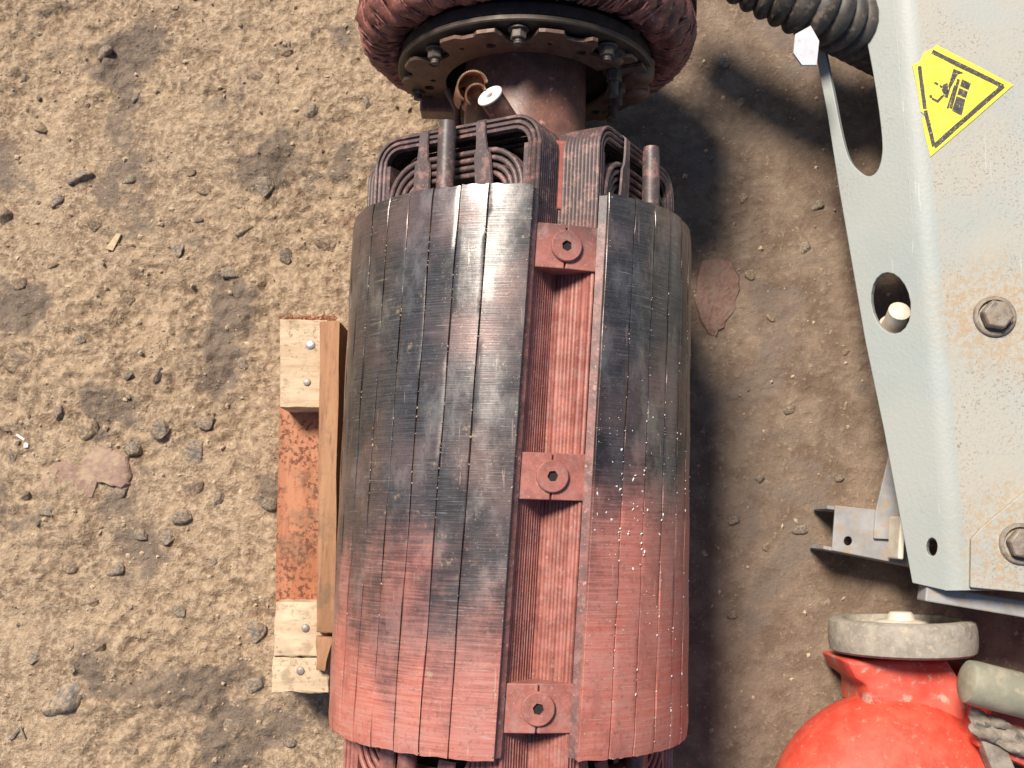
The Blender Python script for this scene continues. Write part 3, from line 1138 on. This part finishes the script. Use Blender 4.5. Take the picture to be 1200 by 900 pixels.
# ------------------------------------------------------------------ pallet
pal = empty('timber_pallet', tuple(at(360, 600, 0)))
tag(pal, 'small nailed pallet of pale and orange timber carrying the rotor', 'pallet')
pal_inv = pal.location.copy()


def pal_build(mb, name, mat, parent=None, bevel=0, smooth=None):
    par = parent or pal
    o = mb.build(name, mat, par, smooth=smooth, bevel=bevel)
    o.location = -pal_inv if par is pal else (0, 0, 0)
    return o


def rough_box(q, z0, z1, n=5, jit=.0008, seed=0):
    """timber piece from 4 ground-plan corners given at its top height"""
    r = random.Random(seed)
    mb = MB()
    rows = []
    per = []
    for i in range(4):
        a, b_ = q[i], q[(i + 1) % 4]
        for k in range(n):
            per.append(a + (b_ - a) * (k / n))
    c = sum(q, Vector()) / 4
    for z, s_ in ((z0, 1.0), (z1 - .0018, 1.0), (z1, .0)):
        row = []
        for p in per:
            pp = Vector((p.x + r.uniform(-jit, jit), p.y + r.uniform(-jit, jit), z))
            if s_ == 0:
                d = (Vector((c.x, c.y, z)) - pp)
                pp += d.normalized() * .0018
            row.append(pp)
        rows.append(row)
    mb.grid(rows, closed_v=True)
    m = len(per)
    base = len(mb.v)
    mb.f.append(tuple(2 * m + k for k in range(m)))
    return mb


ZT = .112
qt = [at(327, 374, ZT), at(384, 375, ZT), at(384, 478, ZT), at(328, 478, ZT)]
blk_t = pal_build(rough_box(qt, .03, ZT, 6, .0008, 1), 'end_block', M['pine'], smooth=40)
qa = [at(323, 706, ZT), at(384, 706, ZT), at(384, 770, ZT), at(320, 769, ZT)]
qb = [at(320, 770.5, ZT - .003), at(385, 771.5, ZT - .003), at(386, 812, ZT - .003), at(318, 812, ZT - .003)]
blk_a = pal_build(rough_box(qa, .03, ZT, 6, .0008, 2), 'end_block', M['pine'], smooth=40)
blk_b = pal_build(rough_box(qb, .03, ZT - .003, 6, .0010, 3), 'end_block', M['pine'], smooth=40)
ZP = .128
qp = [at(375, 376, ZP), at(398, 376, ZP), at(392, 742, ZP), at(371, 741, ZP)]
pal_build(rough_box(qp, ZT - .11, ZP, 8, .0006, 4), 'side_plank', M['plank'], smooth=40)
qp2 = [at(370.5, 746, ZP - .002), at(391, 748, ZP - .002), at(381, 787, ZP - .002), at(370, 785, ZP - .002)]
pal_build(rough_box(qp2, ZT - .10, ZP - .002, 4, .0008, 5), 'split_plank_end', M['plank'], smooth=40)
zb = .058
q0 = [at(327, 470, zb), at(385, 470, zb), at(385, 720, zb), at(322, 720, zb)]
xl = min(p.x for p in q0)
y0_, y1_ = qb[2].y + .004, qt[0].y - .004
x_r = .16
xo = qt[3].x
pal_build(rough_box([Vector((q0[0].x, y1_, zb)), Vector((q0[0].x + .12, y1_, zb)), Vector((q0[0].x + .115, y0_, zb)), Vector((q0[3].x, y0_, zb))], -.012, zb, 8, .0006, 6), 'base_board', M['orange'], smooth=40)
for yy, sd_ in ((qt[0].y - .055, 7), (qa[0].y - .045, 8)):
    pal_build(rough_box([Vector((-.15, yy + .045, 0)), Vector((x_r, yy + .045, 0)), Vector((x_r, yy - .045, 0)), Vector((-.15, yy - .045, 0))], -.006, HC - RO - .0005, 6, .0008, sd_), 'bearer', M['plank'], smooth=40)


def nail(px, py, z, mat, r=.0042):
    c = at(px, py, z)
    mb = MB()
    rows = []
    for rad, hh in ((r * .9, -.001), (r, .0010), (r * .85, .0020), (r * .4, .0025), (r * .05, .0026)):
        rows.append([c + Vector((rad * math.cos(2 * PI * i / 14), rad * math.sin(2 * PI * i / 14), hh)) for i in range(14)])
    mb.grid(rows, closed_v=True)
    return pal_build(mb, 'nail', mat, smooth=40)


nail(364, 404, ZT, M['nail'], .0062)
nail(360, 448, ZT, M['nail_rust'], .0048)
nail(358, 736, ZT, M['nail_rust'], .0052)
nail(352, 786, ZT - .003, M['nail_rust'], .0052)

# sawdust frill along the top block
mb = MB()
for _ in range(120):
    p = at(rnd.uniform(326, 392), 372 + rnd.gauss(0, 1.6), .02)
    p.z = rnd.uniform(.0, .012) + .004
    a = rnd.uniform(0, PI)
    d = Vector((math.cos(a), math.sin(a), rnd.uniform(-.2, .2))) * rnd.uniform(.002, .006)
    mb.tube([p - d, p + Vector((0, 0, .001)), p + d], .0006, 4)
tag(mb.build('wood_shavings', M['orange']), 'orange wood shavings along the end of the pallet', 'shavings', None, 'stuff')

# ------------------------------------------------------------------ grey-blue machine
ZB = .20                                            # height of the fold
Bt, Bb = at(1056, -60, ZB), at(1122, 700, ZB)
fold = (Bb - Bt).normalized()
nh = Vector((-fold.y, fold.x, 0))
if nh.x > 0:
    nh = -nh                                        # horizontal, pointing left away from the panel
FA = R_(40)
fl_dir = (nh * math.cos(FA) + Vector((0, 0, -1)) * math.sin(FA)).normalized()
fl_n = (nh * math.sin(FA) + Vector((0, 0, 1)) * math.cos(FA)).normalized()
PA = R_(6)
pn_dir = (-nh * math.cos(PA) + Vector((0, 0, 1)) * math.sin(PA)).normalized()
pn_n = (nh * math.sin(PA) + Vector((0, 0, 1)) * math.cos(PA)).normalized()
mc_base = at(1150, 400, 0)
machine = empty('machine_frame', (mc_base.x, mc_base.y, 0))
tag(machine, 'pale blue grey painted steel machine frame with slot, bolts and yellow warning sticker', 'machine')
MI = -machine.location


def mbuild(mb, name, mat, parent=None, **kw):
    o = mb.build(name, mat, parent or machine, **kw)
    if parent is None:
        o.location = MI
    return o


def fl2(px, py):
    p = on_plane(px, py, Bt, fl_n) - Bt
    return (p.dot(fold), p.dot(fl_dir))


def flmap(a, b, w_):
    return Bt + fold * a + fl_dir * b + fl_n * w_


def pn2(px, py):
    p = on_plane(px, py, Bt, pn_n) - Bt
    return (p.dot(fold), p.dot(pn_dir))


def pnmap(a, b, w_):
    return Bt + fold * a + pn_dir * b + pn_n * w_


def rounded(pts, n=8):
    out = []
    m = len(pts)
    for i in range(m):
        p0, p1, p2, p3 = [Vector(pts[(i + k) % m]) for k in (-1, 0, 1, 2)]
        for k in range(n):
            t = k / n
            q = .5 * ((2 * p1) + (p2 - p0) * t + (2 * p0 - 5 * p1 + 4 * p2 - p3) * t * t + (3 * p1 - p0 - 3 * p2 + p3) * t ** 3)
            out.append((q.x, q.y))
    return out


BENDR = .014
la, lb = fl2(1046, -60)[0], fl2(1112, 700)[0]
# outline of the sloping flank (image points on that plane)
out = [fl2(944, -20), fl2(952, 45), fl2(969, 130), fl2(983, 220), fl2(1014, 400), fl2(1036, 505), fl2(1069, 683)]
end_a = fl2(1122, 692)[0]
tl_a = fl2(1046, -60)[0]
outer = [(out[0][0], BENDR)] + out + [(end_a, BENDR)]
slot = [fl2(*p) for p in ((962, 25), (967, 60), (977, 110), (987, 160), (996, 188), (1010, 203), (1021, 206), (1030, 196), (1034, 172), (1030, 130), (1022, 80), (1012, 30), (1006, 5), (985, 5))]
hole = []
c0 = fl2(1044, 355)
for i in range(20):
    a = 2 * PI * i / 20
    hole.append(fl2(1044 + 23 * math.cos(a) * 1.0 + 4 * math.sin(a), 355 + 36 * math.sin(a)))
hole2 = [fl2(1092 + 6.5 * math.cos(2 * PI * i / 14), 641 + 11 * math.sin(2 * PI * i / 14)) for i in range(14)]
flank = fill_plate(outer, [rounded(slot, 4), hole, hole2], .009, flmap, 'side_flange', M['panel'], machine, bevel=.0009)
flank.location = MI
# bend
mb = MB()
rows = []
a0_, a1_ = out[0][0], end_a
p_edge_f = lambda a: flmap(a, BENDR, 0)
for i in range(9):
    t = i / 8
    row = []
    for a in (a0_, a1_):
        P0, P1, P2 = flmap(a, BENDR, 0), Bt + fold * a, pnmap(a, BENDR, 0)
        row.append(P0 * (1 - t) ** 2 + P1 * 2 * t * (1 - t) + P2 * t * t)
    rows.append(row)
mb.grid(rows)
bend = mbuild(mb, 'fold', M['panel'], smooth=60)
# top panel
far = .40
pb = pn2(1112, 692)[0]
panel = fill_plate([(a0_, BENDR), (end_a, BENDR), (end_a + .004, .09), (end_a + .01, far), (a0_, far)], [], .0035, pnmap, 'top_panel', M['panel_d'], machine)
panel.location = MI
# far wall and legs that carry the frame
pf = pnmap(0, far, 0)
mb = MB()
mb.grid([[pnmap(a0_, far, 0), pnmap(end_a, far, 0)], [Vector((*pnmap(a0_, far, 0).xy, .0)), Vector((*pnmap(end_a, far, 0).xy, .0))]])
bw = mbuild(mb, 'back_wall', M['panel_d'])
md = bw.modifiers.new('thick', 'SOLIDIFY'); md.thickness = .004
for a, b_ in ((end_a - .03, .12), (a0_ + .06, .12)):
    p = pnmap(a, b_, -.006)
    MBX = MB().box((p.x, p.y, p.z / 2 - .006), (.02, .02, p.z / 2 + .003))
    mbuild(MBX, 'leg', M['grey'])


def hexbolt(c, n, ex, r_w, r_h, hgt, mat, name='bolt', cut=True):
    ey = n.cross(ex)
    mb = MB()
    rows = []
    N = 28
    for rad, hh in ((r_w, 0), (r_w, .003), (r_w * .94, .0045), (r_h * 1.1, .0048)):
        rows.append([c + n * hh + (ex * math.cos(2 * PI * i / N) + ey * math.sin(2 * PI * i / N)) * rad for i in range(N)])
    mb.grid(rows, closed_v=True)
    b = mbuild(mb, name, mat, smooth=35)
    mb = MB()
    rows = []
    for rad, hh in ((1, .004), (1, hgt * .85), (.90, hgt), (.0, hgt)):
        rows.append([c + n * hh + (ex * math.cos(2 * PI * i / 6 + .3) + ey * math.sin(2 * PI * i / 6 + .3)) * r_h * rad for i in range(6)])
    mb.grid(rows[:3], closed_v=True)
    mb.f.append(tuple(12 + k for k in range(6)))
    h = mb.build('head', mat, b, bevel=.0012)
    return b


hexbolt(on_plane(1165, 371, Bt, pn_n), pn_n, fold, .0252, .0185, .018, M['bolt'])
# gusset plate at the lower end with its bolt
gp = [pn2(1136, 632), pn2(1148, 618), pn2(1230, 550), pn2(1260, 700), pn2(1135, 688)]
gus = fill_plate(gp, [], .0065, lambda a, b_, w_: pnmap(a, b_, .0068 + w_), 'gusset_plate', M['panel_d'], machine, bevel=.0012)
gus.location = MI
hexbolt(on_plane(1193, 637, Bt, pn_n) + pn_n * .0067, pn_n, fold, .0245, .018, .017, M['bolt'])
# bar under the lower edge
p0, p1 = at(1080, 694, .16), at(1260, 724, .16)
d = (p1 - p0)
mb = MB().box((p0 + p1) / 2, (d.length / 2, .010, .014), Matrix.Rotation(math.atan2(d.y, d.x), 3, 'Z'))
mbuild(mb, 'cross_bar', M['grey'], bevel=.002)

# peg inside the round hole
pc_ = flmap(*c0, -.03)
pk = on_plane(1051, 372, Bt - fl_n * .02, fl_n)
mb = MB()
pv = Vector((-.05, .42, .9)).normalized()
b0 = pk - pv * .04
mb.tube([b0, b0 + pv * .03, pk - pv * .004 + pv * .012, pk + pv * .014, pk + pv * .018], lambda t: .0138 if t < .8 else (.0130 if t < .95 else .008), 16)
mbuild(mb, 'peg', M['cream'], smooth=40)
mb = MB()
mb.tube([pk - pv * .018 + (Vector((math.cos(a), math.sin(a), 0)) - pv * Vector((math.cos(a), math.sin(a), 0)).dot(pv)) * .0165 for a in [2 * PI * i / 20 for i in range(20)]], .0022, 6, True)
mbuild(mb, 'peg_ring', M['cream'], smooth=60)
# inner stay from peg to leg so that it is carried
mbuild(MB().tube([b0, b0 + Vector((.10, -.02, .01)), b0 + Vector((.22, -.04, .015))], .008, 8), 'stay', M['grey'], smooth=60)

# sticker
SOFF = .0012


def sheet(pts, off, name, mat, parent=None, th=.0006):
    q = [pn2(*p) for p in pts]
    o = fill_plate(q, [], th, lambda a, b_, w_: pnmap(a, b_, off + w_), name, mat, parent or machine)
    if parent is None:
        o.location = MI
    return o


stk = sheet([(1097, 53), (1142, 76), (1187, 100), (1138, 143), (1090, 184), (1084, 160), (1080, 139), (1085, 136), (1079, 131), (1076, 110), (1069, 76), (1076, 74), (1079, 70), (1082, 62), (1092, 58)], SOFF, 'warning_sticker', M['yellow'])


def band(p, q, wd, off, name='border_line'):
    p, q = Vector(p), Vector(q)
    d = (q - p).normalized()
    n = Vector((-d.y, d.x)) * wd / 2
    n_ = 6
    top, bot = [], []
    r = random.Random(int(p.x))
    for i in range(n_ + 1):
        c = p + (q - p) * i / n_
        top.append(tuple(c + n * r.uniform(.85, 1.1)))
        bot.append(tuple(c - n * r.uniform(.85, 1.1)))
    return sheet(top + bot[::-1], off, name, M['black'], stk)


band((1092, 61), (1175, 102), 5.2, SOFF + .0005)
band((1175, 101), (1094, 172), 5.2, SOFF + .0009)
band((1094, 172), (1084, 130), 4.6, SOFF + .0005)
band((1083.5, 128), (1077, 78), 4.6, SOFF + .0005)
kx = lambda x, y: (1050 + x / 5.293, 30 + y / 5.293)
for pl in ([(408, 335), (462, 362), (447, 402), (395, 378)], [(390, 390), (443, 412), (432, 452), (378, 430)], [(374, 440), (428, 462), (405, 562), (345, 530)],
           [(378, 332), (394, 338), (345, 520), (328, 512)], [(358, 372), (366, 374), (322, 520), (312, 514)],
           [(355, 270), (382, 282), (418, 297), (380, 305), (360, 345), (330, 400), (322, 380)], [(290, 368), (318, 358), (322, 420), (296, 430), (282, 405)],
           [(316, 400), (334, 395), (318, 452), (298, 446)], [(288, 428), (300, 436), (258, 482), (218, 460), (222, 448), (254, 464)], [(205, 432), (222, 434), (222, 452), (206, 450)],
           [(238, 350), (262, 362), (256, 374), (234, 362)], [(268, 368), (288, 380), (284, 392), (270, 384)]):
    sheet([kx(*p) for p in pl], SOFF + .0005, 'pictogram', M['black'], stk)

# channel foot and strips at the lower left
zc = .075
ch = [at(979, 592, zc), at(1040, 599, zc), at(1090, 606, zc), at(1090, 668, zc), at(1036, 657, zc), at(975, 645, zc)]
hl = [at(994 + 5 * math.cos(2 * PI * i / 12), 634 + 5.5 * math.sin(2 * PI * i / 12), zc) for i in range(12)]
o = fill_plate([(p.x, p.y) for p in ch], [[(p.x, p.y) for p in hl]], .004, lambda a, b_, w_: Vector((a, b_, zc + w_)), 'foot_channel', M['grey'], machine, bevel=.001)
o.location = MI
for a, b_ in ((ch[0], ch[2]), (ch[5], ch[3])):
    d = (b_ - a)
    mid_ = (a + b_) / 2
    inward = .003 if a is ch[0] else -.003
    mb = MB().box((mid_.x - .004, mid_.y - inward, zc - .0045 - .033), (d.length / 2 + .006, .0022, .033), Matrix.Rotation(math.atan2(d.y, d.x), 3, 'Z'))
    mbuild(mb, 'channel_wall', M['grey'])
zs = zc + .006
st = [at(1045, 520, zs), at(1085, 520, zs), at(1085, 634, zs), at(1024, 631, zs), at(1026, 600, zs)]
o = fill_plate([(p.x, p.y) for p in st], [], .004, lambda a, b_, w_: Vector((a, b_, zs + w_)), 'stay_strip', M['grey'], machine, bevel=.001)
o.location = MI
p = at(1052, 634, .12)
mb = MB().box((p.x + .004, p.y + .004, .105), (.0035, .027, .020), Matrix.Rotation(R_(-6), 3, 'Z'))
mbuild(mb, 'side_lug', M['cream'], bevel=.002)
# leg that links the channel to the panel
p = at(1085, 615, zc)
mbuild(MB().box((p.x + .02, p.y, (zc + .155) / 2), (.014, .02, (.155 - zc) / 2 + .004)), 'leg', M['grey'])
mbuild(MB().box((p.x + .02, p.y, zc / 2 - .01), (.014, .02, zc / 2 + .004)), 'leg', M['grey'])
# white tab beside the slot
zt = .225
tp = [at(932, 40, zt), at(950, 30, zt), at(960, 48, zt), at(957, 76, zt), at(940, 76, zt), at(930, 62, zt)]
o = fill_plate([(p_.x, p_.y) for p_ in tp], [], .004, lambda a, b_, w_: Vector((a, b_, zt + w_)), 'white_tab', M['paper'], machine)
o.location = MI

# ------------------------------------------------------------------ corrugated hose
h0, h1, h2, h3 = at(800, -80, .185), at(890, -26, .185), at(968, 14, .172), at(1065, 66, .06)
path = []
ctrl = [h0 + (h0 - h1), h0, h1, h2, h3, h3 + (h3 - h2)]
for i in range(1, 4):
    p0, p1, p2, p3 = ctrl[i - 1], ctrl[i], ctrl[i + 1], ctrl[i + 2]
    for k in range(60):
        t = k / 60
        path.append(.5 * ((2 * p1) + (p2 - p0) * t + (2 * p0 - 5 * p1 + 4 * p2 - p3) * t * t + (3 * p1 - p0 - 3 * p2 + p3) * t ** 3))
acc = 0
ser = [0]
for i in range(1, len(path)):
    acc += (path[i] - path[i - 1]).length
    ser.append(acc)
fine = []
N = 420
for i in range(N + 1):
    s_ = acc * i / N
    j = max(0, min(len(path) - 2, int(np.searchsorted(ser, s_)) - 1))
    t = (s_ - ser[j]) / max(1e-9, ser[j + 1] - ser[j])
    fine.append(path[j].lerp(path[j + 1], t))
pitch = .0200
hose_b = at(850, -40, 0)
mb = MB()
mb.tube(fine, lambda t: (.0375) + .0075 * abs(math.cos(PI * t * acc / pitch)) ** .7, 22)
hose = mb.build('corrugated_hose', M['rubber'], None, smooth=75)
tag(hose, 'black corrugated rubber hose passing into the slot of the pale blue machine', 'hose')

# ------------------------------------------------------------------ red jack
jb = at(1040, 880, 0)
jack = empty('trolley_jack', (jb.x, jb.y, 0))
tag(jack, 'bright red trolley jack with rounded body and grey caster wheel on the floor', 'jack')
JI = -jack.location


def jbuild(mb, name, mat, parent=None, **kw):
    o = mb.build(name, mat, parent or jack, **kw)
    if parent is None:
        o.location = JI
    return o


# rounded body
jc = at(1050, 975, .10)
rows = []
for i in range(25):
    v = -PI / 2 + PI * i / 24
    row = []
    for j in range(56):
        a = 2 * PI * j / 56
        cu = math.copysign(abs(math.cos(v)) ** .75, math.cos(v))
        su = math.copysign(abs(math.sin(v)) ** .9, math.sin(v))
        row.append(Vector((jc.x + .158 * cu * math.cos(a), jc.y + .168 * cu * math.sin(a), .095 + .098 * su)))
    rows.append(row)
jbuild(MB().grid(rows, closed_v=True), 'body', M['jack'], smooth=60)
# wheel
wc = at(1055, 744, .088)
wr, ww = .090, .021
mb = MB()
prof = [(.062, -ww), (wr * .93, -ww), (wr * .985, -ww * .85), (wr, -ww * .55), (wr * 1.006, 0), (wr, ww * .55), (wr * .985, ww * .85), (wr * .93, ww), (wr * .80, ww), (wr * .77, ww * .55), (.03, ww * .45), (.03, -ww * .45), (.062, -ww)]
n = 64
rows = [[Vector((wc.x + r * math.sin(2 * PI * i / n), wc.y + y_, .093 + r * math.cos(2 * PI * i / n))) for i in range(n)] for r, y_ in prof]
wheel = jbuild(mb.grid(rows, closed_v=True), 'caster_wheel', M['tyre'], smooth=35)
wheel.rotation_euler = (0, 0, 0)
mb = MB()
prof = [(.034, ww * .3), (.034, ww * .75), (.030, ww * .9), (.018, ww * .95), (.016, ww * 1.25), (.013, ww * 1.4), (.0001, ww * 1.4)]
rows = [[Vector((wc.x + .0 + r * math.sin(2 * PI * i / 24), wc.y + y_, .093 + r * math.cos(2 * PI * i / 24))) for i in range(24)] for r, y_ in prof]
jbuild(mb.grid(rows, closed_v=True), 'hub', M['cream'], wheel, smooth=35)
# axle arm: red bracket between wheel and body
ab = [at(986, 772, .12), at(996, 792, .12), at(1012, 803, .12), at(1014, 835, .12), at(1140, 850, .12), at(1128, 800, .12), at(1110, 772, .12)]
mb = MB()
cc = sum(ab, Vector()) / len(ab)
rows = []
for z, s_ in ((.02, .95), (.11, 1.0), (.122, .97), (.128, .88)):
    rows.append([Vector((cc.x + (p_.x - cc.x) * s_, cc.y + (p_.y - cc.y) * s_, z)) for p_ in ab])
mb.grid(rows, closed_v=True)
mb.f.append(tuple(3 * len(ab) + k for k in range(len(ab))))
jbuild(mb, 'axle_bracket', M['jack_d'], smooth=40, bevel=.003)
jbuild(MB().tube([Vector((wc.x, wc.y + .02, .093)), Vector((wc.x, wc.y - .06, .093))], .014, 14), 'axle', M['bolt'], smooth=40)
# handle tube
t0, t1 = at(1128, 797, .215), at(1290, 838, .215)
mb = MB()
L_ = [t0 + (t1 - t0) * k for k in (0, .012, .03, .08, .5, 1)]
mb.tube(L_, lambda t: .0255, 24)
for i, f in enumerate((.35, .78, .96)):
    for k in range(24):
        v = Vector(mb.v[i * 24 + k])
        mb.v[i * 24 + k] = tuple(L_[i] + (v - L_[i]) * f)
jbuild(mb, 'handle_tube', M['tube'], smooth=40)
# saddle arm to the right of the body carrying tube
ra = at(1175, 850, .14)
jbuild(MB().box((ra.x + .05, ra.y - .01, .10), (.09, .045, .085), Matrix.Rotation(R_(-22), 3, 'Z')), 'arm', M['jack_d'], bevel=.008)

# scraps lying on the jack
zq = .19
ws = [at(1148, 862, zq), at(1163, 856, zq), at(1178, 872, zq), at(1192, 905, zq), at(1168, 915, zq)]
mb = MB()
rows = [[Vector((p_.x, p_.y, z)) for p_ in ws] for z in (zq - .022, zq)]
mb.grid(rows, closed_v=True)
mb.f.append((5, 6, 7, 8, 9))
mb.f.append((4, 3, 2, 1, 0))
sc = mb.build('wood_scrap', M['rag'], None, bevel=.002)
tag(sc, 'short grey brown wood scrap lying against the red jack body', 'wood scrap')
mb = MB()
rows = []
r = random.Random(2)
for i in range(14):
    row = []
    for j in range(10):
        p_ = at(1140 + i * 7 + r.uniform(-2, 2), 828 + i * 3.2 + j * 3.6 + r.uniform(-1.5, 1.5), .20)
        row.append(Vector((p_.x, p_.y, .193 + .007 * math.sin(i * 1.3 + j * .5) * math.cos(j * .9) + r.uniform(-.0015, .0015))))
    rows.append(row)
mb.grid(rows)
rg = mb.build('rag', M['rag'], None, smooth=60)
md = rg.modifiers.new('thick', 'SOLIDIFY'); md.thickness = .002
tag(rg, 'crumpled grey brown rag on the red jack under its handle tube', 'rag')

# ------------------------------------------------------------------ small litter
def chip(px, py, pts, mat, name, label, cat, th=.002):
    c = at(px, py, 0)
    z = gh(c.x, c.y) + .002
    mb = MB()
    rows = [[Vector((c.x + a, c.y + b_, z + zz + a * .1)) for a, b_ in pts] for zz in (-.002, th)]
    mb.grid(rows, closed_v=True)
    n_ = len(pts)
    mb.f.append(tuple(n_ + k for k in range(n_)))
    return tag(mb.build(name, mat), label, cat)


chip(132, 284, [(-.010, -.009), (.001, -.012), (.012, .012), (.005, .013)], M['crumb'], 'wood_chip', 'small tan wood chip lying on the sandy floor', 'wood chip', .004)
chip(24, 514, [(-.007, .004), (-.006, .007), (.006, 0), (.005, -.003)], M['flake'], 'plastic_scrap', 'thin white sliver of plastic on the sandy floor', 'plastic scrap')
chip(31, 522, [(-.003, -.003), (.003, -.003), (.0035, .002), (0, .004), (-.003, .002)], M['flake'], 'plastic_scrap', 'tiny round white crumb of plastic beside the white sliver', 'plastic scrap')
# thin twig
mb = MB()
pts = [at(a, b_, .004) for a, b_ in ((8, 868), (18, 858), (22, 852), (27, 866))]
for q in pts:
    q.z = gh(q.x, q.y) + .004
mb.tube(pts, .0012, 5)
tag(mb.build('twig', M['rag'], None), 'thin dark twig lying on the sandy floor', 'twig')
